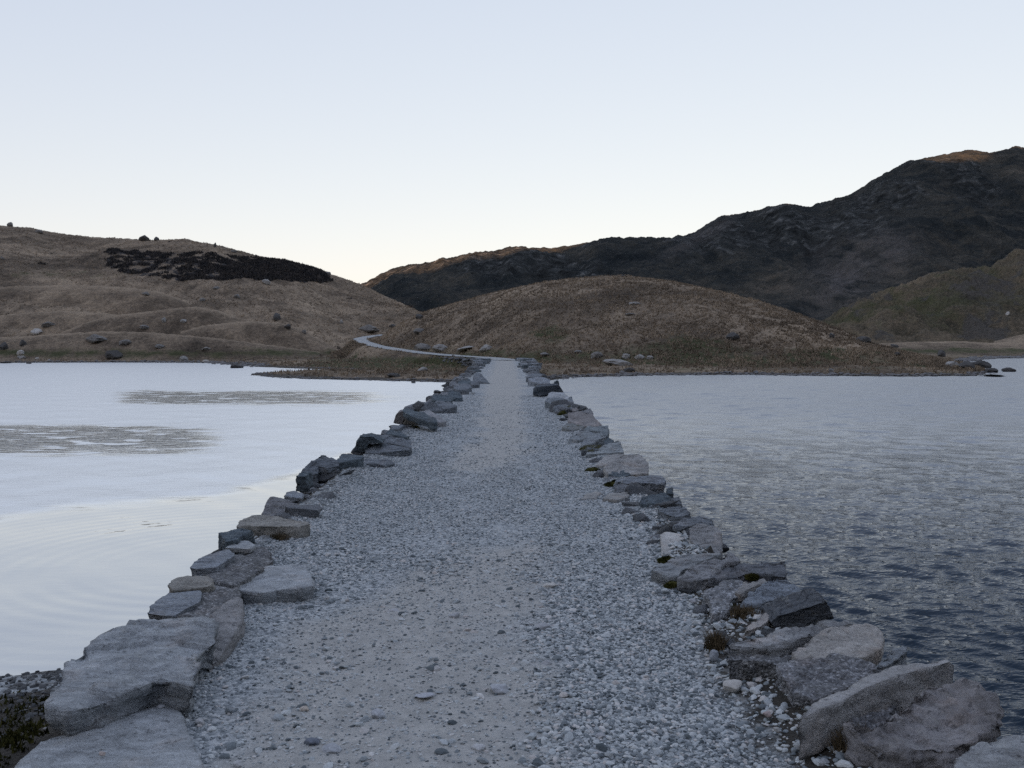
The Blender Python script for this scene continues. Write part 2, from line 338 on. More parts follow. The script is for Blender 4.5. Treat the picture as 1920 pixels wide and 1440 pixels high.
# ------------------------------------------------------------------ hills
TERRAIN = []
def interp(pts, x): return np.interp(x, [p[0] for p in pts], [p[1] for p in pts])
def loft(name, crest, depth, foot, foot_z, m, nu=420, nv=150, power=1.0, back=1.5, amp=0.6, wl=12.0, fine=0.12, attrs=None, carve_it=True, rid=0.0, crest_noise=0.0, crest_damp=0.75):
    foot_z = min(foot_z, 0.0) - 1.1
    px = np.linspace(crest[0][0], crest[-1][0], nu)
    cy = interp(crest, px) + crest_noise * fbm(px / 9.0, px * 0, 4)
    D = interp(depth, px); Ft = interp(foot, px)
    v = np.concatenate([np.linspace(0, 1, nv), np.linspace(1, back, nv // 3 + 1)[1:]])
    X = np.empty((nu, len(v))); Y = np.empty_like(X); Z = np.empty_like(X)
    dirs = np.array([ray(a, c) for a, c in zip(px, cy)])
    top_z = EYE + dirs[:, 2] / dirs[:, 1] * D
    Y[:] = Ft[:, None] + (D - Ft)[:, None] * v[None]
    X[:] = Y * ((px - CX) / F / cp)[:, None]
    vv = np.clip(v, 0, 1)[None]
    s = (np.sin((vv - 0.5) * np.pi) * 0.5 + 0.5) * 0.35 + (1 - (1 - vv)**1.7) * 0.65
    s = s**power
    fall = np.clip((v - 1) / (back - 1), 0, 1)[None]
    Z[:] = foot_z + (top_z - foot_z)[:, None] * s * (1 - fall**1.6)
    env = np.clip(vv * 4, 0, 1) * np.clip(np.abs(top_z - foot_z)[:, None] / 4.0, 0.15, 1)
    damp = 1 - crest_damp * np.exp(-((v[None] - 1) / (0.05 if crest_damp < 0.8 else 0.2))**2)
    Z += amp * fbm(X / wl, Y / wl, 4) * env * damp
    if rid: Z += rid * (ridged(X / (wl * 0.7), Y / (wl * 2.2), 5) - 0.6) * env * damp
    Z += fine * fbm(X / 1.1, Y / 1.1, 3) * np.clip(vv * 6, 0.1, 1)
    # keep the skyline where the crest says it is
    el = (Z - EYE) / Y
    mx = el.max(1); tgt = dirs[:, 2] / dirs[:, 1]
    k = tgt - mx
    k = np.convolve(np.pad(k, 4, mode='edge'), np.ones(9) / 9, 'valid')
    Z += k[:, None] * Y * vv**1.5 * (1 - fall)
    if carve_it: Z = carve(X, Y, Z)
    V = np.stack([X, Y, Z], -1).reshape(-1, 3)
    me = mesh_np(name, V, grid_faces(nu, len(v)))
    PX, PY = project(X, Y, Z)
    for a, fn in (attrs or {}).items(): attr(me, a, fn(PX, PY, X, Y, Z, v[None] + 0 * X))
    attr(me, 'dry', (np.exp(-((v[None] - 1) / 0.16)**2) - 0.35 * np.exp(-(v[None] / 0.3)**2)) + 0 * X)  # lit rim painted along each crest so the folds stand apart
    o = tag(link(name, me, m), kind='structure'); TERRAIN.append(o)
    return o, (X, Y, Z, PX, PY, v)

HEATH = [(200, 468), (260, 470), (330, 472), (400, 474), (470, 483), (540, 489), (580, 497), (606, 511), (624, 528), (590, 529), (520, 526), (430, 524), (370, 526), (320, 524), (270, 517), (230, 512), (205, 500)]
def heather_at(PX, PY, X, Y, Z, v):
    jx = PX + 9 * fbm(X / 5, Y / 9, 4); jy = PY + 4.5 * fbm(X / 5 + 40, Y / 12, 4)
    m = in_poly(jx, jy, HEATH).astype(float)
    dens = 0.47 + 0.36 * sstep(380, 580, PX) + 0.16 * sstep(480, 505, PY) * sstep(300, 420, PX)
    return m * dens
def low_green(PX, PY, X, Y, Z, v): return np.clip(0.62 - 0.42 * np.abs(Z - 0.5), 0, 0.6)
def rim_rock(PX, PY, X, Y, Z, v): return 0.20 + 0.22 * np.clip(perlin(X / 17, Y / 25), 0, 1) - 0.1

hill_l, G_left = loft('hill', [(-900, 395), (-300, 405), (-80, 415), (0, 423), (60, 429), (100, 438), (180, 447), (270, 451), (350, 449), (400, 460), (430, 467), (480, 480), (540, 490), (580, 500), (630, 518), (680, 535), (730, 558), (770, 575), (800, 591), (840, 612), (880, 640)],
     [(-900, 330), (0, 300), (350, 280), (630, 260), (800, 215), (880, 190)], [(-900, 150), (450, 150), (600, 160), (700, 172), (880, 176)], 0.0, M_moor, nu=760, nv=200, amp=1.6, wl=26, fine=0.22,
     attrs={'heather': heather_at, 'green': lambda PX, PY, X, Y, Z, v: 0.40 * np.exp(-((PX - 120) / 160)**2 - ((PY - 515) / 14)**2) + low_green(PX, PY, X, Y, Z, v) * 0.6, 'rock': rim_rock})
loft('hill', [(-500, 566), (-200, 550), (0, 538), (60, 537), (130, 534), (230, 538), (300, 546), (340, 560), (380, 582), (430, 606)], [(-500, 205), (430, 185)], [(-500, 172), (430, 168)], 0.6, M_moor, nu=330, nv=70, amp=0.5, fine=0.16, attrs={'green': low_green, 'rock': rim_rock})
loft('hill', [(-300, 612), (-100, 600), (0, 592), (60, 586), (130, 583), (200, 587), (235, 593), (270, 606)], [(-300, 178), (270, 172)], [(-300, 160), (270, 158)], 0.6, M_moor, nu=240, nv=60, amp=0.4, fine=0.14, attrs={'green': low_green, 'rock': rim_rock})
loft('hill', [(95, 634), (120, 622), (160, 606), (200, 593), (280, 584), (340, 577), (372, 575), (410, 582), (440, 594), (480, 604), (540, 622)], [(95, 160), (540, 160)], [(95, 146), (540, 147)], 0.4, M_moor, nu=260, nv=70, amp=0.3, fine=0.14, attrs={'green': low_green, 'rock': rim_rock})
loft('hill', [(340, 622), (380, 611), (430, 605), (470, 602), (530, 606), (560, 615), (590, 631), (630, 652)], [(340, 150), (630, 147)], [(340, 138), (630, 139)], 0.2, M_moor, nu=200, nv=60, amp=0.25, fine=0.12, attrs={'green': low_green, 'rock': rim_rock})
loft('hill', [(-500, 645), (-200, 640), (0, 633), (60, 630), (110, 626), (190, 621), (280, 623), (400, 633), (500, 646), (600, 660)], [(-500, 148), (600, 140)], [(-500, 133), (450, 132), (600, 128)], -0.3, M_moor, nu=360, nv=60, amp=0.25, fine=0.12, attrs={'green': low_green, 'rock': lambda *a: rim_rock(*a) + 0.08})
def mound_green(PX, PY, X, Y, Z, v):
    g = 0.75 * np.exp(-((PX - 1030) / 50)**2 - ((PY - 625) / 16)**2) + 0.7 * np.exp(-((PX - 1290) / 70)**2 - ((PY - 640) / 16)**2) + 0.55 * np.exp(-((PX - 1560) / 70)**2 - ((PY - 662) / 7)**2)
    return g + np.clip(0.75 - 0.35 * np.abs(Z - 0.2), 0, 0.6)
mound, G_mound = loft('hill', [(620, 662), (660, 652), (690, 643), (715, 631), (740, 613), (790, 587), (850, 569), (900, 556), (960, 541), (1030, 528), (1100, 520), (1170, 517), (1260, 528), (1340, 545), (1420, 565), (1500, 591), (1580, 621), (1640, 646), (1700, 661), (1800, 681), (1850, 694)],
     [(620, 126), (720, 152), (800, 158), (1100, 136), (1400, 116), (1640, 97), (1850, 82)], [(620, 120), (700, 124), (760, 117), (850, 103), (930, 92), (1000, 84), (1200, 80), (1500, 78), (1850, 77)], -0.35, M_moor, nu=640, nv=240, amp=0.42, wl=9, fine=0.12,
     attrs={'green': mound_green, 'rock': lambda *a: rim_rock(*a) - 0.03})
loft('hill', [(1520, 664), (1560, 655), (1650, 644), (1700, 641), (1800, 640), (1900, 645), (2100, 640), (2500, 640)], [(1520, 205), (2500, 215)], [(1520, 172), (2500, 178)], -0.4, M_moor, nu=240, nv=50, amp=0.4, fine=0.12, attrs={'green': low_green, 'rock': rim_rock})
def knoll_rock(PX, PY, X, Y, Z, v): return 0.30 + 0.16 * np.exp(-((PX - 1850) / 70)**2 - ((PY - 575) / 50)**2) + 0.45 * np.clip(fbm(X / 13, Y / 24, 3), 0, 1)
loft('hill', [(1500, 620), (1540, 602), (1560, 592), (1600, 568), (1650, 548), (1700, 530), (1745, 512), (1800, 506), (1850, 503), (1900, 472), (1960, 455), (2100, 430), (2600, 420)], [(1500, 300), (2600, 340)], [(1500, 225), (2600, 235)], 0.0, M_knoll, nu=460, nv=160, amp=2.6, wl=22, fine=0.4, rid=2.4, attrs={'rock': knoll_rock, 'green': lambda PX, PY, X, Y, Z, v: 0.35 + 0.3 * perlin(X / 40, Y / 60)})
loft('hill', [(1840, 650), (1870, 638), (1920, 626), (2000, 610), (2300, 600)], [(1840, 228), (2300, 232)], [(1840, 205), (2300, 208)], 0.0, M_moor, nu=120, nv=50, amp=0.4, fine=0.15, attrs={'green': low_green, 'rock': rim_rock})

def mt_rock(PX, PY, X, Y, Z, v):
    r = 0.30 + 0.38 * sstep(0.3, 0.75, v) + 0.55 * fbm(X / 80, Y / 150, 3)
    return r - 0.3 * np.exp(-((PX - 1500) / 90)**2 - ((PY - 560) / 50)**2)
def mt_scree(PX, PY, X, Y, Z, v):
    return np.clip(np.exp(-((PX - 1580) / 75)**2 - ((PY - 520 + 0.35 * (PX - 1580)) / 55)**2) + 0.7 * np.exp(-((PX - 1680) / 45)**2 - ((PY - 460) / 35)**2) + 0.6 * np.exp(-((PX - 1310) / 70)**2 - ((PY - 445 + 0.5 * (PX - 1310)) / 12)**2), 0, 1)
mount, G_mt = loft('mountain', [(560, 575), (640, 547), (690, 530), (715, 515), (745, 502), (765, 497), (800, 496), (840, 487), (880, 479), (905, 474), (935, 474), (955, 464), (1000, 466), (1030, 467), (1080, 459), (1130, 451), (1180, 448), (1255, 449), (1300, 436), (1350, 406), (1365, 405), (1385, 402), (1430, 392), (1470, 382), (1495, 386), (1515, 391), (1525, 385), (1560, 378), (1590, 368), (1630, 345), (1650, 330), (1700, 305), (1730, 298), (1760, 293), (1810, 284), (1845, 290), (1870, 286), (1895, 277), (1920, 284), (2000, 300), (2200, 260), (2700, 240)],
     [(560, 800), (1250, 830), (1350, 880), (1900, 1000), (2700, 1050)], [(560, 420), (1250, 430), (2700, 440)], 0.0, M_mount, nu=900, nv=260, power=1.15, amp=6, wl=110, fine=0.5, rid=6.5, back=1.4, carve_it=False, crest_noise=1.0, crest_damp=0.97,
     attrs={'rock': mt_rock, 'scree': mt_scree, 'tan': lambda PX, PY, X, Y, Z, v: 0.9 * sstep(0.965, 0.995, v) * np.clip(1.1 - sstep(1100, 1300, PX) * 0.75 + 0.6 * np.exp(-((PX - 1470) / 40)**2) + 0.8 * np.exp(-((PX - 1825) / 24)**2), 0, 1)})  # tan lightens the crests and summits meant to look sunlit

# unseen high ridge behind the viewer, its crest shaped to keep the evening sun off the lake; only the far summits still catch it
xs = np.concatenate([np.linspace(-1500, -140, 60)[:-1], np.linspace(-140, 500, 260), np.linspace(500, 2300, 80)[1:]])
ed = np.interp(xs, [-1500, -300, -90, -56, 0, 21, 45, 61, 150, 249, 350, 425, 440, 455, 1000, 2300], [0, 25, 43, 44, 54, 56, 68, 82, 113, 136, 162, 163, 166, 186, 340, 640]) + 0.8 * fbm(xs / 30, xs * 0 + 3, 3)
Yt = np.interp(xs, [-100, 27, 490], [722, 742, 900])
hd = np.array((SUN_DIR.x, SUN_DIR.y)); hd /= np.linalg.norm(hd)
tt = (Yt + 900) / -hd[1]
ox, oz = xs + hd[0] * tt, ed + tt * math.tan(SUN_EL)
rows = [(0, 1.0), (120, 0.78), (300, 0.45), (520, 0.2), (760, 0.0)]
R = [(r, f) for r, f in [(-900, 0.0), (-450, 0.3), (-140, 0.75)]] + rows
V = np.stack([np.stack([ox, np.full_like(ox, -900 + r), -4 + (oz + 4) * f + (9 * fbm(ox / 80, ox * 0 + r, 3) if 0 < f < 1 else 0)], -1) for r, f in R], 1)
tag(link('mountain', mesh_np('mountain', V.reshape(-1, 3), grid_faces(len(xs), len(R))), M_mount), kind='structure')

# ------------------------------------------------------------------ shore: low land round the lake
SHORE_PX = [(-1600, 679.5), (-400, 679.5), (0, 680.5), (200, 679.5), (330, 680), (400, 680.5), (450, 684), (490, 688), (540, 690.5), (600, 692), (650, 694), (662, 695.5), (640, 697), (560, 699), (500, 700.5), (474, 703), (500, 707), (560, 710), (640, 712), (720, 714), (800, 716), (862, 717), (1046, 712.5), (1070, 707), (1150, 706), (1200, 704.5), (1300, 703.5), (1400, 702.5), (1500, 704.5), (1580, 705), (1700, 706), (1830, 705), (1850, 700), (1815, 692), (1790, 684), (1800, 678), (1850, 672.5), (1930, 671), (2700, 671)]
SH = [tuple(on_z(a, b, WATER_Z)[:2]) for a, b in SHORE_PX] + [(420, 420), (-420, 420)]
def shore_z(X, Y):
    d, _ = seg_dist(X, Y, SH, True); s = np.where(in_poly(X, Y, SH), d, -d)
    n = fbm(X / 5, Y / 5, 4)
    s = s + 0.35 * n
    z = WATER_Z + np.where(s > 0, 0.10 * (1 - np.exp(-s / 0.4)) + 1.02 * (1 - np.exp(-s / 17)) * (1 - 0.75 * np.exp(-((X + 8) / 8)**2 - ((Y - 80) / 13)**2)), s * 0.4)
    return np.maximum(z + 0.10 * n * np.clip(s / 4, 0, 1) + 0.05 * fbm(X / 0.9, Y / 0.9, 2) * np.clip(s, 0, 1), -3.5)
def land(name, xr, yr, nx, ny, fz, m, attrs=None, carve_it=True):
    x = np.asarray(xr) if not isinstance(xr, tuple) else np.linspace(*xr, nx); y = np.asarray(yr) if not isinstance(yr, tuple) else np.linspace(*yr, ny)
    X, Y = np.meshgrid(x, y, indexing='ij'); Z = fz(X, Y)
    if carve_it: Z = carve(X, Y, Z)
    me = mesh_np(name, np.stack([X, Y, Z], -1).reshape(-1, 3), grid_faces(len(x), len(y)))
    PX, PY = project(X, Y, Z)
    for a, fn in (attrs or {}).items(): attr(me, a, fn(PX, PY, X, Y, Z, 0))
    o = tag(link(name, me, m), kind='structure'); TERRAIN.append(o); return o, (X, Y, Z, PX, PY)
def shore_dark(PX, PY, X, Y, Z, v): return np.clip(1.0 - (Z - WATER_Z) * 4.0, 0, 0.75) + 0.12
yy = np.concatenate([np.arange(52, 110, 0.24), np.arange(110, 180, 0.6), np.arange(180, 420, 6)])
shore, G_shore = land('shore', np.concatenate([np.arange(-400, -70, 8), np.arange(-70, 75, 0.4), np.arange(75, 400, 8)]), yy, 0, 0, shore_z, M_moor,
     {'green': lambda PX, PY, X, Y, Z, v: np.where(PX < 930, 0.62 * np.exp(-((PY - 682) / 12)**2) * sstep(520, 680, PX) + 0.25, 0.34), 'rock': shore_dark})
# lake bed out to the horizon
land('lake_bed', (-9000, 9000), (-9000, 9000), 24, 24, lambda X, Y: np.full(X.shape, -4.0), M_moor, carve_it=False)

# near bank left of the causeway
BW = [on_z(-700, 1330, WATER_Z)[:2], on_z(0, 1271, WATER_Z)[:2], on_z(60, 1262, WATER_Z)[:2], on_z(120, 1252, WATER_Z)[:2], on_z(250, 1240, WATER_Z)[:2]]
def bank_z(X, Y):
    yw = np.interp(X, [p[0] for p in BW], [p[1] for p in BW])
    s = yw - Y
    z = WATER_Z + np.where(s > 0, 0.17 * s, 0.5 * s) + 0.022 * fbm(X / 0.5, Y / 0.5, 4)
    z = z + 0.26 * sstep(-2.7, -1.6, X) * sstep(0, 1.2, s)
    return np.clip(z, -2, -0.06)
bank, G_bank = land('shore_bank', (-14, -1.5), (-8, 8.2), 260, 330, bank_z, M_path, {'dirt': lambda *a: 0 * a[0], 'earth': lambda PX, PY, X, Y, Z, v: 0.42 + 0.5 * sstep(-0.62, -0.45, Z) + 0.25 * perlin(X / 0.35, Y / 0.35)}, carve_it=False)

# ------------------------------------------------------------------ water, two sides of the causeway
def wave_sum(X, Y, comps, spacing):
    z = np.zeros_like(X); sx = np.zeros_like(X)
    for L, a, th, ph in comps:
        k = 2 * np.pi / L
        fade = np.clip((L / spacing - 2.5) / 2.0, 0, 1)
        z += a * fade * np.sin(k * (X * math.cos(th) + Y * math.sin(th)) + ph + 0.9 * fbm(X / (5 * L) + ph, Y / (5 * L), 2))
    return z
def water(name, left, m):
    y = [-12.0]
    while y[-1] < 175: y.append(y[-1] + (0.03 if 2 < y[-1] < 9 else max(0.035, abs(y[-1]) * 0.0042) if y[-1] > 2 else 0.3))
    y = np.array(y + [230, 320, 420])
    dens = 380 if left else 460
    a = np.linspace(0, 1, dens)
    X = np.empty((len(y), dens)); Y = np.repeat(y[:, None], dens, 1)
    near = np.maximum(y, 3.5)
    if left:
        x1 = xc(y) - 0.9; far = x1 - 1 - near * 0.75
    else:
        x1 = xc(y) + 1.0; far = x1 + 1 + near * 0.75
    X[:] = x1[:, None] + (far - x1)[:, None] * a[None]
    edge = np.sign(far[0] - x1[0]) * 400.0
    Xe = np.full((len(y), 1), edge)
    X = np.concatenate([X, Xe], 1); Y = np.concatenate([Y, Y[:, :1]], 1)
    sp = np.maximum(np.abs(far - x1) / dens, np.gradient(y))[:, None]
    r = np.random.default_rng(11)
    if left:
        comps = [(L, 0.0006 * L**0.9, r.uniform(0, 6.28), r.uniform(0, 6.28)) for L in np.geomspace(0.5, 3.0, 14)]
        Z = wave_sum(X, Y, comps, sp)
        c0 = on_z(425, 1052, WATER_Z)
        R = np.hypot(X - c0[0], Y - c0[1])
        ang = np.arctan2(Y - c0[1], X - c0[0])
        env = sstep(0.7, 1.8, R) * (1 - sstep(3.4, 5.6, R)) * (0.4 + 0.6 * np.clip(0.5 + fbm(R * 0.9, ang * 1.2, 2), 0, 1))
        Z += 0.0009 * env * np.sin(2 * np.pi * R / 0.235) * np.clip((0.235 / sp - 2.5) / 2, 0, 1)
        PX, PY = project(X, Y, np.full_like(X, WATER_Z))
        st = fbm(X / 9, Y / 2.0, 4)
        py_ = PY + 5 * st
        calm1 = sstep(727, 741, py_) * (1 - sstep(749, 767, py_)) * sstep(170, 300, PX) * (1 - 0.8 * sstep(620, 760, PX))
        calm2 = sstep(786, 812, py_) * (1 - sstep(834, 868, py_)) * (1 - sstep(300, 470, PX))
        bound = 648 + 1.15 * (648 - np.interp(PX, [-900, 0, 100, 270, 400, 540, 630, 730, 800], [400, 424, 438, 449, 460, 490, 518, 545, 560]))
        fk = sstep(-0.75, -0.1, fbm(X / 1.1 + 3, Y / 0.55, 3))
        calm1 = calm1 * fk; calm2 = calm2 * fk
        ruf = sstep(bound + 84, bound + 44, PY) * (1 - np.clip(calm1 + calm2, 0, 1))
        ruf = np.clip(ruf + 0.25 * (fbm(X / 2.2, Y / 0.8, 3)) * np.clip(4 * ruf * (1 - ruf), 0, 1), 0, 1)
        ruf = np.maximum(ruf, 0.9 * sstep(bound + 60, bound - 10, PY) * (1 - np.clip(calm1 + calm2, 0, 1)) * sstep(500, 640, PX))
        chop = 0.06 + 0.25 * sstep(0.2, 0.8, ruf) + 1.3 * np.clip(calm1 + calm2, 0, 1) * sstep(bound + 30, bound, PY)
        Z *= 1 + 1.0 * sstep(0.1, 0.8, ruf)
        extra = {'ruffle': np.clip(ruf, 0, 1), 'chop': chop, 'sheen': 0.48 + 0.37 * sstep(0.1, 0.6, ruf) - 0.22 * np.clip(calm1 + calm2, 0, 1)}  # sheen brightens the ruffled water and dims the two bands
    else:
        main = math.radians(64)
        comps = []
        for L in np.geomspace(0.07, 0.32, 40):
            comps.append((L, 0.0165 * L * r.uniform(0.5, 1.2), main + r.normal(0, 0.27), r.uniform(0, 6.28)))
        Z = wave_sum(X, Y, comps, sp)
        far_c = [(L, 0.006 * L, main + r.normal(0, 0.5), r.uniform(0, 6.28)) for L in np.geomspace(0.5, 1.5, 16)]
        Z += wave_sum(X, Y, far_c, sp) * sstep(10, 24, np.hypot(X, Y))
        g = 1 + 0.35 * fbm(X / 4, Y / 4, 2)
        Z *= np.clip(g, 0.4, 1.5)
        d = np.hypot(X, Y)
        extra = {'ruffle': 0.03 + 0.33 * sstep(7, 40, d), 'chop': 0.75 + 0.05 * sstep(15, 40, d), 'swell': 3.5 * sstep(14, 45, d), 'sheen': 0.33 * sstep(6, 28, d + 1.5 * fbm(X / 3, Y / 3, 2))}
    V = np.stack([X, Y, Z + WATER_Z], -1)
    fc = grid_faces(len(y), X.shape[1])
    if left: pass
    else: fc = fc[:, ::-1]
    me = mesh_np(name, V.reshape(-1, 3), fc)
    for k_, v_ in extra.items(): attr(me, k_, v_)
    return tag(link(name, me, m), kind='structure')
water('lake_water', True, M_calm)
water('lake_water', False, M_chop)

# ------------------------------------------------------------------ causeway and path
ys = [-10.0]
while ys[-1] < 82: ys.append(ys[-1] + (0.035 if 2.4 < ys[-1] < 9 else min(0.5, max(0.04, ys[-1] * 0.008)) if ys[-1] >= 9 else 0.25))
ys = np.array(ys)
us = np.concatenate([[-3.1, -2.9, -2.7, -2.5, -2.35, -2.2, -2.05], np.arange(-1.98, 1.90, 0.035), [1.95, 2.05, 2.2, 2.35, 2.5, 2.7, 2.9]])
U, Yc = np.meshgrid(us, ys, indexing='ij')
right_edge = np.interp(Yc, [3, 4.6, 6, 7.5, 12, 80], [1.98, 1.88, 1.82, 1.70, 1.72, 1.72]) 
left_edge = np.interp(Yc, [4.4, 6.2], [-1.36, -1.84])
side = np.maximum(left_edge - U, U - right_edge)
jag = 0.22 * np.abs(fbm(U / 0.5, Yc / 0.35, 4))
top = ztop(Yc) + 0.020 * fbm(U / 0.9, Yc / 1.1, 4) + 0.006 * fbm(U / 0.12, Yc / 0.12, 3)
top += 0.045 * sstep(1.35, 1.65, U) + 0.035 * sstep(-1.45, -1.75, U) - 0.03 * np.exp(-((U - 1.22) / 0.14)**2) * (Yc < 6)
side_z = top - np.clip(side + 0.0, 0, 1) * 2.6 + (jag - 0.1) * (side > 0.02)
Zc = np.where(side > 0, np.maximum(side_z, -2.2), top)
Xc = xc(Yc) + U
def dirt_at(U, Yc):
    d = 0.80 * np.exp(-((U + 0.05) / 0.75)**2) * (1 - sstep(5.6, 8.5, Yc)) + 0.32 * np.exp(-((U - 0.1) / 0.7)**2) * sstep(5, 8, Yc) + 0.45 * np.exp(-((U - 0.15) / 0.6)**2) * sstep(11, 14, Yc) + 0.35 * np.exp(-((U + 0.75) / 0.4)**2) * sstep(6, 5, Yc)
    d += 0.30 * sstep(16, 40, Yc) * (np.abs(U) < 1.5) + 0.35 * np.exp(-((U + 0.35) / 0.35)**2) * np.exp(-((Yc - 13) / 2)**2)
    return d - 0.5 * sstep(0.42, 0.75, U) * sstep(7, 5, Yc)
me = mesh_np('causeway', np.stack([Xc, Yc, Zc], -1).reshape(-1, 3), grid_faces(len(us), len(ys)))
attr(me, 'dirt', np.clip(dirt_at(U, Yc), 0, 1))
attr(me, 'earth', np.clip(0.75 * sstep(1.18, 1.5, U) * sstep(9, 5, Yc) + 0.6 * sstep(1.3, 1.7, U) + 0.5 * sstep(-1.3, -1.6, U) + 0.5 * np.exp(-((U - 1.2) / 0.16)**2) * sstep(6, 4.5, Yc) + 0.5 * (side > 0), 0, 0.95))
causeway = tag(link('causeway', me, M_path), kind='structure'); TERRAIN.append(causeway)

# the path over the far shore
pts = np.array([[xc(78), 78.5, ztop(78.5)]] + [list(p) for p in PATH])
tt = np.concatenate([[0], np.cumsum(np.linalg.norm(np.diff(pts[:, :2], axis=0), axis=1))])
ts = np.linspace(0, tt[-1], 240)
cen = np.stack([np.interp(ts, tt, pts[:, k]) for k in range(3)], 1)
ker = np.ones(13) / 13
for k in range(3): cen[:, k] = np.convolve(np.pad(cen[:, k], 6, mode='edge'), ker, 'valid')
tg = np.gradient(cen[:, :2], axis=0); tg /= np.linalg.norm(tg, axis=1)[:, None]; nr = np.stack([-tg[:, 1], tg[:, 0]], 1)
ws = np.linspace(-1.1, 1.1, 9)
wob = 1 + 0.12 * fbm(ts / 4, ts * 0, 3)
V = np.stack([np.stack([cen[:, 0] + nr[:, 0] * w * wob, cen[:, 1] + nr[:, 1] * w * wob, cen[:, 2] + 0.02 - 0.05 * abs(w / 1.1)**3 + 0.02 * perlin(cen[:, 0] * 2 + w, cen[:, 1] * 2)], 1) for w in ws], 0)
me = mesh_np('path', V.reshape(-1, 3), grid_faces(9, len(ts)))
attr(me, 'dirt', np.full(len(V) * len(ts), 0.45)); attr(me, 'earth', np.repeat(0.26 + np.abs(ws)**6 * 0.16, len(ts)))
tag(link('path', me, M_path), kind='structure')
#@@STONES
# ------------------------------------------------------------------ stones
def remesh(me, vox):
    o = bpy.data.objects.new('stone', me); COL.objects.link(o)
    md = o.modifiers.new('r', 'REMESH'); md.mode = 'SHARP'; md.octree_depth = vox; md.scale = 0.95; md.sharpness = 1.0; md.use_remove_disconnected = False; md.use_smooth_shade = True
    dg = bpy.context.evaluated_depsgraph_get(); dg.update()
    out = bpy.data.meshes.new_from_object(o.evaluated_get(dg))
    bpy.data.objects.remove(o); bpy.data.meshes.remove(me)
    return out
def roughen(me, size, rough, seed, chips=5, strata=0.0, flat=0.0, chip_depth=0.9, lay=0.5):
    n = len(me.vertices); co = np.empty(n * 3, np.float32); me.vertices.foreach_get('co', co); co = co.reshape(-1, 3).astype(float)
    r = np.random.default_rng(seed)
    ext = np.abs(co).max(0)
    for _ in range(chips):
        d = r.normal(size=3); d[2] = abs(d[2]) * (0.6 if flat else 1.0); d /= np.linalg.norm(d)
        h = co @ d; lim = h.max() * (1 - r.uniform(0.04, 0.2) * chip_depth)
        ex = np.maximum(h - lim, 0); co -= ex[:, None] * d * 0.95
    me.vertices.foreach_set('co', co.astype(np.float32).ravel()); me.update()
    no = np.empty(n * 3, np.float32); me.vertices.foreach_get('normal', no); no = no.reshape(-1, 3)
    so = Vector(r.uniform(-50, 50, 3)); f1, f2, f3 = 2.2 / size, 7 / size, 22 / size
    d = np.empty(n)
    for i in range(n):
        p = Vector(co[i]) + so
        a = 0.45 * mn.noise(p * f1) + 0.55 * mn.noise(p * f2) + 0.40 * mn.noise(p * f3) + lay * (math.floor(2.2 * mn.noise(p * (1.3 * f1)) + 0.5) + 0.5 * math.floor(2.5 * mn.noise(p * f2) + 0.5))
        if strata: a += strata * (1 - abs(no[i][2])) * mn.noise(Vector((p.x * 3, p.y * 3, p.z * 60)))
        d[i] = a
    co += no * (d * rough)[:, None]
    me.vertices.foreach_set('co', co.astype(np.float32).ravel()); me.update()
    return me
def prism(top, bottom):
    bm = bmesh.new(); n = len(top)
    a = [bm.verts.new(p) for p in top]; b = [bm.verts.new(p) for p in bottom]
    bm.faces.new(a); bm.faces.new(b[::-1])
    for i in range(n): bm.faces.new((a[i], b[i], b[(i + 1) % n], a[(i + 1) % n]))
    bmesh.ops.recalc_face_normals(bm, faces=bm.faces)
    me = bpy.data.meshes.new('stone'); bm.to_mesh(me); bm.free(); return me
def plane_hit(px, py, c, nrm):
    d = ray(px, py); o = np.array((0, 0, EYE)); t = np.dot(c - o, nrm) / np.dot(d, nrm); return o + d * t
_seed = [100]
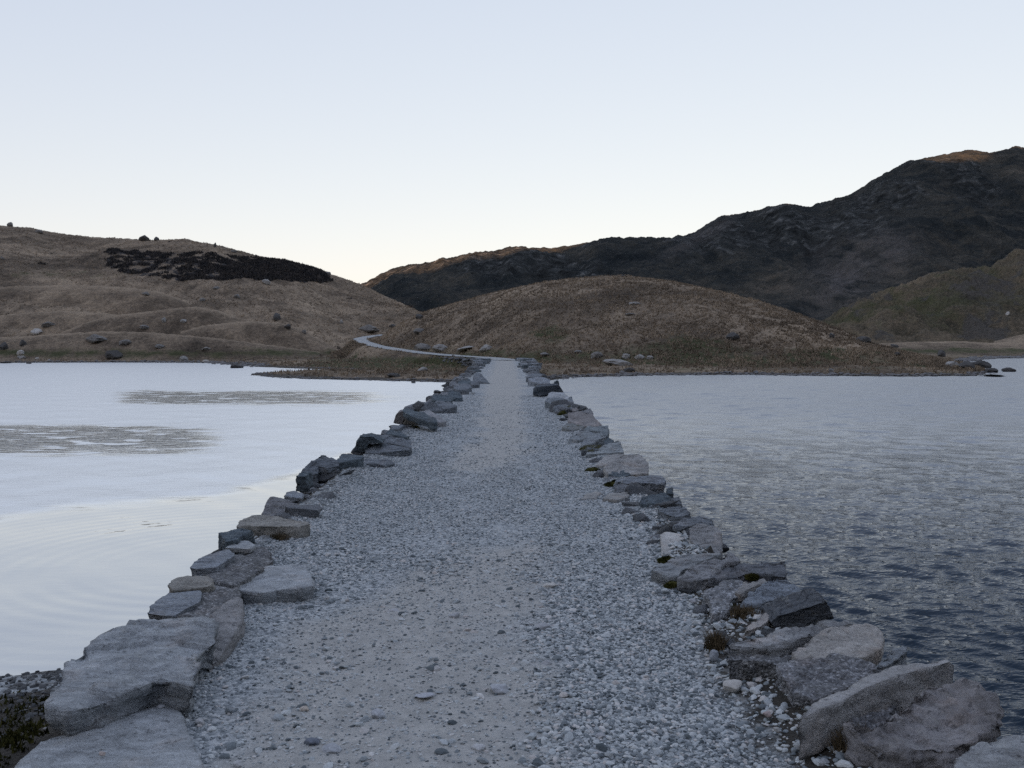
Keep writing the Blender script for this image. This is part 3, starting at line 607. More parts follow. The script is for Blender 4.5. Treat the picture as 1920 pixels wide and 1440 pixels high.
def stone(name, outline, z, th=0.1, slope=(0, 0), kind='slate', col=(0.30, 0.315, 0.34), moss=0.0, rough=None, chips=4, vert=None, label=None, cat=None, group=None, parent=None, splay=-0.07, vox=None):
    """a stone from the outline of its upper face; z its height, slope the rise of that face per metre in x and y.
    vert = thickness: the outline is an upright face instead, and the stone runs back from it"""
    _seed[0] += 1; r = np.random.default_rng(_seed[0])
    pxm = np.mean([p[0] for p in outline]); pym = np.mean([p[1] for p in outline])
    if vert is None:
        c = on_z(pxm, pym, z); nrm = np.array((-slope[0], -slope[1], 1.0))
        P = np.array([plane_hit(a, b, c, nrm) for a, b in outline])
        cen = P.mean(0); B = cen + (P - cen) * (1 + splay * r.uniform(0.3, 1.4, (len(P), 1)))
        B[:, 2] = P[:, 2] - th * r.uniform(0.9, 1.1, len(P))
    else:
        base = on_z(pxm, max(p[1] for p in outline), z); c = base.copy(); nrm = np.array((0.0, 1.0, 0.22))
        P = np.array([plane_hit(a, b, c, nrm) for a, b in outline])
        cen = P.mean(0); B = cen + (P - cen) * np.array((0.95, 1, 0.88)); B[:, 1] += vert; B[:, 2] += 0.02
    allp = np.concatenate([P, B]); o = allp.mean(0); size = float(np.linalg.norm(np.ptp(allp, axis=0)[:2]) + 1e-3)
    me = prism([tuple(p - o) for p in P], [tuple(p - o) for p in B])
    px_w = max(p[0] for p in outline) - min(p[0] for p in outline)
    me = remesh(me, 6 if px_w > 60 else 5)
    rough = rough if rough is not None else 0.010
    roughen(me, size, 1.35 * rough * (0.4 + size * 0.75), _seed[0], chips, strata=0.7 if kind == 'slate' else 0.2, flat=1.0, chip_depth=0.6, lay=0.8 if kind == 'slate' else 0.3)
    me.name = name
    ob = link(name, me, {'slate': M_slate, 'rock': M_rock, 'rubble': M_rubble}[kind], parent, tuple(o))
    j = r.uniform(0.92, 1.08)
    ob.color = (col[0] * j * 0.97, col[1] * j * 1.0, col[2] * j * 1.015, moss)
    if label: tag(ob, label, cat or 'stone', group)
    return ob
BLUE, PALE, DARK, PINK, BROWN = (0.28, 0.30, 0.33), (0.385, 0.40, 0.415), (0.12, 0.145, 0.165), (0.35, 0.34, 0.33), (0.29, 0.275, 0.25)
G_L, G_R = 'stones edging the path on the left', 'stones edging the path on the right'

# near left, each stone lying loose
stone('stone_slab', [(82, 1338), (115, 1262), (130, 1232), (180, 1202), (200, 1190), (245, 1170), (330, 1160), (384, 1157), (398, 1180), (404, 1206), (376, 1224), (374, 1250), (362, 1289), (300, 1274), (268, 1287), (210, 1310), (160, 1328), (120, 1338)], 0.16, 0.125, (0.02, 0.02), 'slate', PALE, rough=0.012, chips=2, splay=-0.13, label='huge thick grey slab lying tilted at the front left corner', cat='slab', vox=0.016)
stone('stone_slab', [(18, 1452), (75, 1388), (200, 1352), (325, 1318), (345, 1360), (385, 1437), (410, 1520), (60, 1540)], 0.045, 0.10, (0, 0), 'slate', PALE, rough=0.004, chips=0, splay=0.0, label='flat smooth slab half hidden under the huge thick slab', cat='slab', vox=0.016)
stone('stone_slab', [(392, 1158), (420, 1138), (451, 1121), (454, 1146), (451, 1167), (435, 1195), (412, 1237), (392, 1250), (385, 1215), (400, 1195)], 0.09, 0.16, (-0.25, 0.1), 'slate', (0.34, 0.33, 0.33), rough=0.008, chips=1, splay=-0.02, label='narrow leaning slab wedged behind the huge thick slab, facing the path', cat='slab')
stone('stone_slab', [(274, 1149), (282, 1137), (299, 1124), (318, 1111), (376, 1105), (378, 1112), (375, 1128), (353, 1139), (326, 1155), (307, 1154)], 0.12, 0.055, (0, 0.02), 'slate', BLUE, rough=0.005, chips=1, label='thin grey slate with a straight right edge beside the pale shallow water', cat='slab')
stone('stone', [(316, 1098), (321, 1090), (337, 1082), (353, 1078), (382, 1077), (399, 1084), (406, 1093), (387, 1101), (353, 1105), (324, 1108)], 0.14, 0.10, (0, 0.1), 'rock', BROWN, rough=0.012, label='small rounded brownish stone between two grey slates on the left edge')
stone('stone_slab', [(355, 1064), (362, 1055), (387, 1040), (414, 1031), (430, 1031), (441, 1038), (439, 1043), (416, 1057), (405, 1064), (366, 1066)], 0.15, 0.09, (0, 0.02), 'slate', BLUE, rough=0.005, chips=1, label='clean cut six sided slate above the rounded brownish stone', cat='slab')
stone('stone_slab', [(422, 1027), (430, 1022), (445, 1014), (466, 1014), (480, 1022), (468, 1030), (440, 1028)], 0.13, 0.035, (0, 0), 'slate', PALE, rough=0.004, chips=1, label='smallest pale flat slate in front of a dark square block', cat='slab')
stone('stone', [(410, 998), (441, 990), (476, 993), (455, 1003), (445, 1012), (424, 1016)], 0.17, 0.20, (0, 0.05), 'slate', DARK, label='dark square block hanging over the calm water on the left', splay=-0.05)
stone('stone', [(444, 989), (451, 977), (462, 972), (478, 967), (507, 967), (545, 971), (562, 976), (587, 981), (562, 987), (532, 987), (491, 986), (470, 986)], 0.13, 0.12, (0.0, 0.1), 'rock', BROWN, rough=0.014, label='long flat stone with a rusty brown top on the left edge')
stone('stone', [(487, 966), (499, 945), (508, 932), (528, 932), (562, 945), (578, 954), (553, 965), (518, 968)], 0.10, 0.16, (0.0, 0.75), 'rock', (0.27, 0.27, 0.28), rough=0.012, label='wedge shaped stone tipped toward the viewer on the left edge')
stone('stone_slab', [(442, 1102), (480, 1076), (500, 1062), (540, 1058), (574, 1056), (583, 1072), (588, 1100), (560, 1105), (520, 1106), (484, 1115), (452, 1112)], 0.075, 0.09, (0.0, 0.02), 'slate', PALE, rough=0.006, chips=1, label='broad pale slab set into the path beside the mortared rubble', cat='slab', vox=0.014)
for ol, zz, lb in (([(376, 1066), (416, 1056), (445, 1040), (470, 1030), (490, 1025), (512, 1032), (516, 1048), (500, 1062), (470, 1082), (438, 1098), (412, 1094), (390, 1082)], 0.10, 'upper lump of gravelly mortar between the six sided slate and the pale slab'),
                   ([(380, 1108), (405, 1090), (440, 1098), (454, 1112), (448, 1122), (424, 1138), (396, 1158), (378, 1160), (340, 1160), (330, 1158), (356, 1140), (376, 1126)], 0.095, 'lower lump of gravelly mortar behind the huge thick slab')):
    stone('mortar_rubble', ol, zz, 0.14, (0, 0), 'rubble', (0.22, 0.22, 0.225), rough=0.02, chips=0, label=lb, cat='mortar', vox=0.012)

# the rest of the left row, laid as one dry edging
left_row = tag(link('stone_edging', None, loc=(-2.2, 12, 0)), 'row of rough dark stones edging the path on its left beside calm water', 'stone edging')
right_row = tag(link('stone_edging', None, loc=(1.8, 12, 0)), 'row of rough mossy stones edging the path on its right beside rippled water', 'stone edging')
def row(root, *a, **k):
    o = stone('stone', *a, **k); o.parent = root; o.matrix_parent_inverse = Matrix.Translation(-Vector(root.location)); return o
D2 = (0.19, 0.205, 0.225)
row(left_row, [(532, 930), (545, 921), (572, 923), (566, 934)], 0.07, 0.10, col=BLUE)
row(left_row, [(554, 893), (572, 894), (577, 915), (578, 922), (554, 921)], -0.02, vert=0.30, col=DARK, chips=2)
row(left_row, [(562, 893), (570, 880), (592, 855), (607, 852), (633, 864), (637, 873), (613, 878), (598, 874), (596, 888), (575, 893)], 0.13, 0.22, (0.0, 0.55), col=(0.17, 0.185, 0.205), chips=3)
row(left_row, [(631, 863), (640, 852), (673, 851), (682, 857), (673, 861), (647, 866), (635, 868)], 0.14, 0.16, (0, 0.1), col=DARK)
row(left_row, [(667, 864), (690, 861), (727, 862), (741, 868), (723, 872), (690, 869)], 0.04, 0.05, col=D2)
row(left_row, [(663, 847), (668, 832), (674, 818), (700, 819), (718, 830), (690, 834), (684, 848), (673, 851)], 0.02, vert=0.35, col=DARK, chips=2)
row(left_row, [(704, 817), (723, 814), (770, 828), (773, 841), (747, 834), (718, 831), (705, 823)], 0.17, 0.10, (0, 0.25), col=D2)
row(left_row, [(685, 834), (720, 831), (747, 835), (775, 842), (748, 845), (690, 850), (683, 848)], 0.10, 0.14, (0, 0.3), col=D2)
row(left_row, [(722, 813), (728, 805), (738, 804), (768, 817), (762, 821), (732, 815)], 0.13, 0.14, (0, 0.2), col=DARK)
row(left_row, [(734, 805), (735, 797), (758, 797), (748, 805)], 0.10, 0.14, col=D2)
row(left_row, [(737, 794), (742, 778), (748, 771), (764, 773), (758, 785), (754, 797)], 0.04, vert=0.4, col=(0.30, 0.28, 0.28), kind='rock', chips=3)
row(left_row, [(754, 795), (764, 781), (778, 779), (790, 787), (786, 797)], 0.04, vert=0.25, col=BROWN, kind='rock', chips=3)
row(left_row, [(755, 770), (758, 766), (770, 767), (798, 776), (820, 790), (815, 794), (787, 786), (763, 777)], 0.27, 0.12, (-0.1, 0.1), col=DARK)
row(left_row, [(785, 771), (800, 767), (813, 772), (838, 790), (823, 794), (800, 779)], 0.20, 0.16, (-0.08, 0.25), col=(0.28, 0.28, 0.29))
row(left_row, [(789, 767), (801, 753), (808, 752), (828, 764), (833, 771), (820, 771), (800, 769)], 0.13, 0.25, (-0.1, 0.9), col=D2)
row(left_row, [(813, 753), (827, 752), (845, 753), (857, 760), (855, 764), (835, 767), (825, 765)], 0.18, 0.25, (0, 0.4), col=D2, moss=0.08)
row(left_row, [(806, 750), (810, 741), (826, 739), (840, 741), (849, 746), (845, 752), (814, 751)], 0.20, 0.25, (0, 0.5), col=DARK)
row(left_row, [(840, 735), (850, 730), (862, 736), (868, 746), (850, 747), (840, 742)], 0.20, 0.25, (-0.1, 0.4), col=DARK)
row(left_row, [(849, 727), (852, 723), (867, 718), (882, 719), (886, 725), (876, 730), (857, 731)], 0.26, 0.3, (-0.1, 0.3), col=D2)
row(left_row, [(869, 735), (874, 731), (887, 732), (890, 736), (879, 737)], 0.06, 0.1, col=PALE)
row(left_row, [(858, 717), (866, 712), (881, 711), (883, 719), (864, 722)], 0.26, 0.4, (0, 0.3), col=DARK)
row(left_row, [(880, 716), (889, 712), (900, 715), (898, 722), (885, 722)], 0.2, 0.35, (0, 0.3), col=D2)
row(left_row, [(888, 700), (897, 697), (907, 706), (919, 719), (899, 716), (887, 711)], 0.25, 0.4, (-0.15, 0.3), col=D2)

# right row, far to near
row(right_row, [(986, 708), (989, 703), (1002, 700), (1017, 701), (1016, 706), (995, 707)], 0.28, 0.35, (0, 0.2), col=D2)
row(right_row, [(988, 711), (1007, 706), (1024, 709), (1031, 712), (1032, 720), (1017, 720), (1000, 717)], 0.22, 0.35, (0, 0.25), col=BLUE)
row(right_row, [(1038, 722), (1040, 717), (1046, 713), (1049, 721)], 0.1, vert=0.3, col=DARK, chips=2)
row(right_row, [(1000, 741), (1000, 730), (1006, 725), (1022, 724), (1047, 721), (1056, 735), (1040, 735), (1029, 741), (1011, 743)], 0.0, vert=0.7, col=(0.10, 0.115, 0.135), chips=3)
row(right_row, [(1029, 738), (1035, 734), (1057, 736), (1068, 745), (1065, 751), (1047, 748), (1024, 747)], 0.20, 0.2, (0.05, 0.3), col=PALE, kind='rock')
row(right_row, [(1022, 753), (1026, 746), (1047, 745), (1065, 749), (1068, 745), (1073, 743), (1076, 755), (1073, 766), (1051, 767), (1040, 760)], 0.18, 0.25, (0.1, 0.4), col=(0.22, 0.24, 0.26))
row(right_row, [(1036, 762), (1052, 759), (1072, 760), (1074, 770), (1056, 774), (1040, 770)], 0.12, 0.2, (0, 0.3), col=D2, moss=0.18)
row(right_row, [(1072, 766), (1081, 763), (1088, 770), (1074, 771)], 0.15, 0.25, col=(0.24, 0.22, 0.22))
row(right_row, [(1089, 772), (1096, 768), (1106, 765), (1111, 771), (1112, 779), (1102, 775)], 0.22, 0.25, (0.1, 0.4), col=(0.25, 0.25, 0.26))
row(right_row, [(1064, 790), (1066, 775), (1089, 771), (1092, 773), (1111, 778), (1122, 789), (1131, 797), (1117, 800), (1095, 800), (1080, 797)], 0.15, 0.25, (0, 0.35), col=(0.29, 0.27, 0.265), kind='rock', moss=0.08)
row(right_row, [(1052, 800), (1065, 791), (1082, 796), (1096, 800), (1090, 806), (1070, 807)], 0.09, 0.15, (0, 0.2), col=(0.25, 0.26, 0.26), moss=0.16)
row(right_row, [(1095, 806), (1103, 800), (1140, 798), (1142, 806), (1139, 819), (1120, 813), (1102, 808)], 0.16, 0.22, (0, 0.15), col=(0.21, 0.235, 0.25))
row(right_row, [(1065, 824), (1073, 815), (1097, 807), (1130, 808), (1134, 816), (1107, 821), (1082, 826)], 0.11, 0.16, (0.05, 0.25), col=(0.26, 0.28, 0.295))
row(right_row, [(1088, 828), (1098, 820), (1130, 815), (1139, 818), (1123, 824), (1110, 833), (1092, 836)], 0.13, 0.18, (0.06, 0.3), col=(0.29, 0.31, 0.33))
row(right_row, [(1130, 826), (1140, 818), (1151, 827), (1146, 833), (1132, 833)], 0.14, 0.2, (0.05, 0.35), col=DARK, moss=0.1)
row(right_row, [(1127, 839), (1148, 828), (1160, 823), (1168, 837), (1170, 848), (1147, 849), (1097, 853), (1099, 848)], 0.11, 0.18, (0.04, 0.25), col=(0.30, 0.32, 0.33))
row(right_row, [(1090, 845), (1094, 836), (1112, 833), (1128, 835), (1127, 842), (1108, 847)], 0.10, 0.14, (0.0, 0.25), col=D2, moss=0.32)
row(right_row, [(1117, 871), (1133, 857), (1143, 851), (1172, 851), (1146, 868), (1127, 874)], 0.10, 0.16, (0.05, 0.3), col=PINK, kind='rock')
row(right_row, [(1140, 891), (1157, 879), (1173, 881), (1182, 891), (1167, 896)], 0.07, 0.14, (0, 0.2), col=DARK)
row(right_row, [(1248, 914), (1259, 911), (1262, 926), (1252, 924)], 0.12, 0.2, (0, 0.4), col=DARK)
row(right_row, [(1258, 934), (1266, 930), (1274, 931), (1279, 946), (1263, 944)], 0.12, 0.22, (0, 0.4), col=D2)
row(right_row, [(1232, 956), (1257, 951), (1287, 951), (1294, 963), (1273, 971), (1248, 963)], 0.11, 0.16, (0.04, 0.15), col=D2)
# little stones where the causeway runs into the land
for k in range(26):
    yy_ = 56 + 26 * (k % 13) / 13 + random.uniform(-0.8, 0.8); lf = k < 13
    w_ = random.uniform(0.35, 0.75); sx_ = -1.75 if lf else 1.72
    x_ = xc(yy_) + sx_ + random.uniform(-0.2, 0.25); z_ = float(ztop(yy_)) + random.uniform(0.08, 0.26)
    hexa = [(x_ + w_ * (0.8 + 0.4 * random.random()) * math.cos(a), yy_ + 0.9 * w_ * math.sin(a), z_) for a in (0.2, 1.1, 2.2, 3.2, 4.3, 5.3)]
    row(left_row if lf else right_row, [project(*p) for p in hexa], z_, 0.4, (0, 0), col=(DARK, D2, BLUE)[k % 3], vox=0.06)

# the small broken stones that fill the gaps of both edgings
def chunk(seed):
    r = np.random.default_rng(seed); bm = bmesh.new(); bmesh.ops.create_icosphere(bm, subdivisions=2, radius=1.0)
    for _ in range(11):
        d = Vector(r.normal(size=3)); d.normalize(); lim = r.uniform(0.42, 0.8)
        for v in bm.verts:
            h = v.co.dot(d)
            if h > lim: v.co -= d * (h - lim)
    for v in bm.verts: v.co += v.normal * 0.04 * mn.noise(v.co * 5 + Vector((seed, 0, 0)))
    me = bpy.data.meshes.new('stone'); bm.to_mesh(me); bm.free(); me.materials.append(M_slate); return me
CK = [chunk(500 + i) for i in range(10)]
def fill(root, n, u0, u1, y0, y1, s0, s1, zoff=0.0):
    for _ in range(n):
        y = y0 * (y1 / y0)**random.random(); u = random.uniform(u0, u1); s = random.uniform(s0, s1)
        o = link('stone', random.choice(CK), None, root); o.matrix_parent_inverse = Matrix.Translation(-Vector(root.location))
        o.location = (xc(y) + u, y, float(ztop(y)) + zoff + random.uniform(-0.3, 0.25) * s); o.scale = (s * random.uniform(0.8, 1.5), s * random.uniform(0.6, 1.0), s * random.uniform(0.35, 0.7))
        o.rotation_euler = (random.gauss(0, 0.25), random.gauss(0, 0.25), random.uniform(-0.8, 0.8)); q = random.choice((0.12, 0.17, 0.22, 0.27)) * random.uniform(0.85, 1.15); o.color = (q * 0.95, q * 1.02, q * 1.12, random.choice((0, 0, 0.1, 0.2)))
fill(left_row, 70, -2.0, -1.62, 7.0, 24, 0.07, 0.20); fill(left_row, 70, -2.0, -1.6, 20, 78, 0.15, 0.34, 0.05)
fill(right_row, 80, 1.42, 1.86, 7.5, 24, 0.07, 0.20); fill(right_row, 80, 1.45, 1.9, 20, 78, 0.15, 0.36, 0.05); fill(right_row, 34, 1.35, 1.95, 4.2, 8, 0.04, 0.11)

# the outer faces of the causeway down to the water
for k in range(96): fill(left_row, 1, -2.02 - 0.1 * (k % 4), -1.9 - 0.1 * (k % 4), 6.8, 22, 0.10, 0.22, -0.14 - 0.18 * (k % 4))
for k in range(58): fill(right_row, 1, 1.78 + 0.1 * (k % 4), 1.9 + 0.1 * (k % 4), 5.5, 20, 0.10, 0.22, -0.16 - 0.18 * (k % 4))

# near right, loose stones one can tell apart
def rs(outline, z, label, th=0.14, slope=(0, 0), **k):
    nm = k.pop('name', 'stone'); return stone(nm, outline, z, th, slope, label=label, group=None, **k)
rs([(1130, 878), (1140, 868), (1170, 852), (1200, 851), (1212, 860), (1217, 874), (1217, 888), (1190, 889), (1160, 888), (1140, 889)], 0.14, 'big rounded pinkish grey boulder beyond the mossy ledge on the right', 0.26, (0.03, 0.35), kind='rock', col=PINK, rough=0.016, name='boulder', cat='boulder')
rs([(1150, 898), (1190, 894), (1220, 891), (1240, 892), (1247, 901), (1247, 906), (1180, 905)], 0.11, 'flat topped ledge stone with a thick moss cushion in front', 0.18, (0.02, 0.1), col=BLUE)
rs([(1130, 934), (1143, 925), (1182, 922), (1179, 932), (1157, 938)], 0.03, 'flat pinkish stone sunk in the gravel below the mossy ledge', 0.06, kind='rock', col=PINK, rough=0.006)
rs([(1090, 936), (1100, 926), (1118, 921), (1128, 923), (1118, 934)], 0.015, 'small pinkish stone patch flush with the gravel', 0.04, kind='rock', col=PINK, rough=0.005)
rs([(1200, 934), (1220, 928), (1248, 921), (1258, 932), (1258, 946), (1232, 948), (1203, 944)], 0.10, 'dark hump of stone at the water edge right of the sunk pinkish stone', 0.2, (0.02, 0.35), col=DARK)
rs([(1265, 988), (1277, 973), (1310, 967), (1336, 972), (1341, 988), (1307, 986), (1290, 988)], 0.11, 'wide grey slate just behind the upright square block', 0.14, (0.03, 0.15), col=D2)
rs([(1291, 991), (1308, 983), (1342, 987), (1354, 1000), (1354, 1038), (1333, 1036), (1308, 1026), (1294, 1012)], 0.09, 'square grey block with a smooth slanting face beside the rippled water', 0.20, (0.0, 0.45), col=(0.33, 0.325, 0.325), rough=0.006, chips=2)
rs([(1238, 1003), (1250, 998), (1281, 1002), (1285, 1010), (1267, 1022), (1260, 1037), (1240, 1041)], 0.04, 'palest flat stone on the right, half covered with grit', 0.08, (0, 0.1), col=(0.50, 0.48, 0.46), kind='rock', rough=0.006)
rs([(1219, 1067), (1238, 1056), (1288, 1040), (1329, 1039), (1356, 1039), (1321, 1051), (1279, 1069), (1271, 1084), (1254, 1084)], 0.09, 'long narrow slate under the square block, mossy at its left tip', 0.12, (0.05, 0.15), col=(0.27, 0.28, 0.29))
rs([(1271, 1086), (1288, 1068), (1340, 1047), (1379, 1034), (1391, 1052), (1358, 1059), (1333, 1084), (1292, 1092)], 0.12, 'broad grey slate rising to a point at the water, right of the long narrow slate', 0.16, (0.07, 0.25), col=(0.29, 0.29, 0.30), rough=0.013, name='stone_slab', cat='slab')
rs([(1329, 1086), (1358, 1058), (1396, 1055), (1425, 1054), (1473, 1049), (1480, 1056), (1478, 1082), (1446, 1080), (1400, 1075), (1383, 1082)], 0.12, 'long dark slate reaching out over the water from the broad grey slate', 0.16, (0.02, 0.3), col=(0.20, 0.21, 0.23), moss=0.05, rough=0.012, name='stone_slab', cat='slab')
rs([(1317, 1112), (1333, 1102), (1383, 1086), (1402, 1106), (1376, 1122), (1360, 1147), (1335, 1154), (1329, 1122)], 0.085, 'pale gritty lump of mortar in front of the long dark slate', 0.16, (0, 0.1), kind='rubble', col=(0.29, 0.295, 0.31), rough=0.02, chips=0, name='mortar_rubble', cat='mortar', vox=0.012)
rs([(1377, 1111), (1394, 1097), (1433, 1083), (1438, 1091), (1404, 1104), (1388, 1114)], 0.13, 'thin pinkish splinter of stone behind the arched mossy slate', 0.05, (0.08, 0.2), kind='rock', col=PINK, rough=0.01)
rs([(1390, 1134), (1404, 1114), (1429, 1098), (1450, 1088), (1479, 1088), (1498, 1101), (1506, 1117), (1480, 1122), (1445, 1126), (1415, 1138)], 0.12, 'arched blue grey slab with moss in its hollow', 0.15, (0.03, 0.30), col=(0.27, 0.30, 0.34), moss=0.12, rough=0.012, name='stone_slab', cat='slab')
rs([(1390, 1180), (1415, 1162), (1450, 1141), (1488, 1125), (1512, 1113), (1530, 1118), (1526, 1130), (1479, 1144), (1450, 1155), (1429, 1173), (1400, 1184)], 0.12, 'long pale stone running down to the path behind the dark upright block', 0.13, (0.08, 0.12), kind='rock', col=(0.42, 0.39, 0.37), rough=0.012)
stone('stone', [(1446, 1166), (1458, 1155), (1521, 1136), (1552, 1125), (1563, 1160), (1533, 1170), (1492, 1179), (1454, 1185)], 0.04, vert=0.22, col=(0.115, 0.125, 0.14), rough=0.008, chips=2, label='dark upright block with a smooth face beside the long pale stone')
rs([(1356, 1218), (1365, 1203), (1403, 1193), (1468, 1182), (1500, 1177), (1560, 1166), (1600, 1162), (1592, 1171), (1526, 1189), (1500, 1196), (1429, 1214), (1380, 1212)], 0.16, 'long grey slab with an overhanging edge above bare earth', 0.075, (0.03, 0.1), col=(0.34, 0.34, 0.345), rough=0.012, name='stone_slab', cat='slab', vox=0.014, splay=-0.04)
rs([(1372, 1216), (1429, 1212), (1500, 1196), (1515, 1204), (1490, 1225), (1482, 1240), (1462, 1248), (1420, 1240), (1385, 1236), (1362, 1238)], 0.10, 'knobbly lump of mortar under the long overhanging slab', 0.12, (0.02, 0.1), kind='rubble', col=(0.20, 0.20, 0.205), rough=0.02, chips=0, name='mortar_rubble', cat='mortar', vox=0.012, splay=-0.1)
rs([(1485, 1226), (1507, 1204), (1545, 1180), (1600, 1167), (1643, 1178), (1655, 1188), (1653, 1215), (1620, 1234), (1578, 1234), (1558, 1245), (1494, 1242)], 0.14, 'large light tan boulder with a smooth rounded top', 0.22, (0.03, 0.22), kind='rock', col=(0.42, 0.395, 0.37), rough=0.012, chips=3, name='boulder', cat='boulder', vox=0.016)
rs([(1460, 1250), (1494, 1239), (1578, 1232), (1640, 1246), (1616, 1273), (1568, 1300), (1526, 1312), (1480, 1296)], 0.10, 'wide gravelly lump of mortar between the tan boulder and the long beam stone', 0.18, (0.02, 0.08), kind='rubble', col=(0.205, 0.205, 0.215), rough=0.02, chips=0, name='mortar_rubble', cat='mortar', vox=0.013)
rs([(1639, 1250), (1671, 1220), (1702, 1211), (1698, 1224), (1662, 1250)], 0.13, 'thin grey shard sticking up between the tan boulder and the water', 0.07, (0.1, 0.3), col=(0.26, 0.28, 0.30), rough=0.008)
rs([(1496, 1338), (1539, 1310), (1591, 1290), (1623, 1271), (1687, 1248), (1778, 1232), (1792, 1237), (1752, 1249), (1687, 1266), (1623, 1290), (1578, 1316), (1539, 1330)], 0.21, 'long straight beam of stone pointing from the path to the water', 0.17, (0.06, 0.05), kind='rock', col=(0.37, 0.36, 0.355), rough=0.010, chips=2, name='stone_beam', cat='stone', vox=0.016, splay=-0.02)
rs([(1578, 1342), (1649, 1362), (1672, 1332), (1704, 1306), (1736, 1280), (1810, 1280), (1861, 1308), (1886, 1346), (1846, 1374), (1800, 1402), (1687, 1406), (1649, 1410), (1600, 1376)], 0.17, 'big rugged boulder speckled with lichen, right of the beam stone', 0.30, (0.02, 0.2), kind='rock', col=(0.25, 0.235, 0.235), rough=0.034, chips=7, name='boulder', cat='boulder', vox=0.016)
rs([(1582, 1342), (1608, 1328), (1650, 1318), (1690, 1312), (1672, 1336), (1650, 1364), (1640, 1392), (1612, 1378)], 0.09, 'dark gravelly mortar wedged between the beam stone and the rugged boulder', 0.14, (0, 0.1), kind='rubble', col=(0.17, 0.17, 0.18), rough=0.02, chips=0, name='mortar_rubble', cat='mortar', vox=0.013)
rs([(1690, 1412), (1760, 1404), (1800, 1400), (1798, 1425), (1780, 1450), (1730, 1470), (1680, 1440)], 0.03, 'dark flat stone tucked under the rugged boulder at the bottom right', 0.1, (0, 0.1), col=DARK, rough=0.01)
rs([(1780, 1446), (1802, 1411), (1842, 1378), (1897, 1358), (1955, 1366), (2015, 1400), (2030, 1470), (1960, 1530), (1850, 1530), (1785, 1490)], 0.14, 'smooth pale boulder cut off by the bottom right corner', 0.34, (0.02, 0.1), kind='rock', col=(0.36, 0.365, 0.37), rough=0.014, chips=4, name='boulder', cat='boulder', vox=0.018)

# ------------------------------------------------------------------ boulders on the hills and along the shore
dg = bpy.context.evaluated_depsgraph_get(); dg.update()
def terrain_hit(px, py):
    d = Vector(ray(px, py)).normalized(); o = Vector((0, 0, EYE))
    for _ in range(6):
        ok, loc, nrm, idx, ob, mx = S.ray_cast(dg, o, d)
        if not ok: return None
        if ob.name.split('.')[0] in ('hill', 'shore', 'causeway', 'shore_bank', 'mountain', 'path', 'lake_water'): return loc
        o = loc + d * 0.01
    return None
def blob(seed, sub=3, rough=0.16, chips=6):
    bm = bmesh.new(); bmesh.ops.create_icosphere(bm, subdivisions=sub, radius=1.0)
    r = np.random.default_rng(seed); so = Vector(r.uniform(-50, 50, 3))
    for v in bm.verts:
        p = v.co.copy(); v.co = p * (1 + 0.34 * mn.noise(p * 1.1 + so) + rough * mn.noise(p * 2.7 + so))
    for _ in range(chips):
        d = Vector(r.normal(size=3)); d.normalize(); lim = max(v.co.dot(d) for v in bm.verts) * r.uniform(0.62, 0.9)
        for v in bm.verts:
            h = v.co.dot(d)
            if h > lim: v.co -= d * (h - lim) * 0.96
    for v in bm.verts: v.co += v.co.normalized() * 0.035 * mn.noise(v.co * 9 + so)
    me = bpy.data.meshes.new('boulder'); bm.to_mesh(me); bm.free()
    for p in me.polygons: p.use_smooth = False
    me.materials.append(M_rock); return me
BL = [blob(900 + i) for i in range(9)]
def boulder(px, py, w, h, label, col=(0.16, 0.165, 0.175), name='boulder', cat='boulder', back=3.0, deep=0.9, moss=0.0, z=None):
    """px, py: foot of the rock; w, h: its apparent width and height"""
    loc = terrain_hit(px, py) if z is None else Vector(on_z(px, py, z))
    if loc is None: return None
    k = math.hypot(loc.x, loc.y) / F
    o = link(name, BL[(len(COL.objects) * 7) % 9], None, None)
    sx, sz = w * k / 2 * 0.86, h * k * 0.95
    o.scale = (sx * 1.05, sx * deep, sz * 0.72); o.location = (loc.x, loc.y + sx * 0.25, loc.z + sz * 0.27)
    o.rotation_euler = (random.uniform(-0.15, 0.15), random.uniform(-0.15, 0.15), random.uniform(0, 6.28) if abs(w - h) < 6 else random.choice((0, 3.14)) + random.uniform(-0.35, 0.35))
    o.color = (*col, moss); tag(o, label, cat); return o
GR, LT, DK, WH = (0.19, 0.187, 0.183), (0.30, 0.297, 0.29), (0.085, 0.084, 0.084), (0.46, 0.45, 0.43)
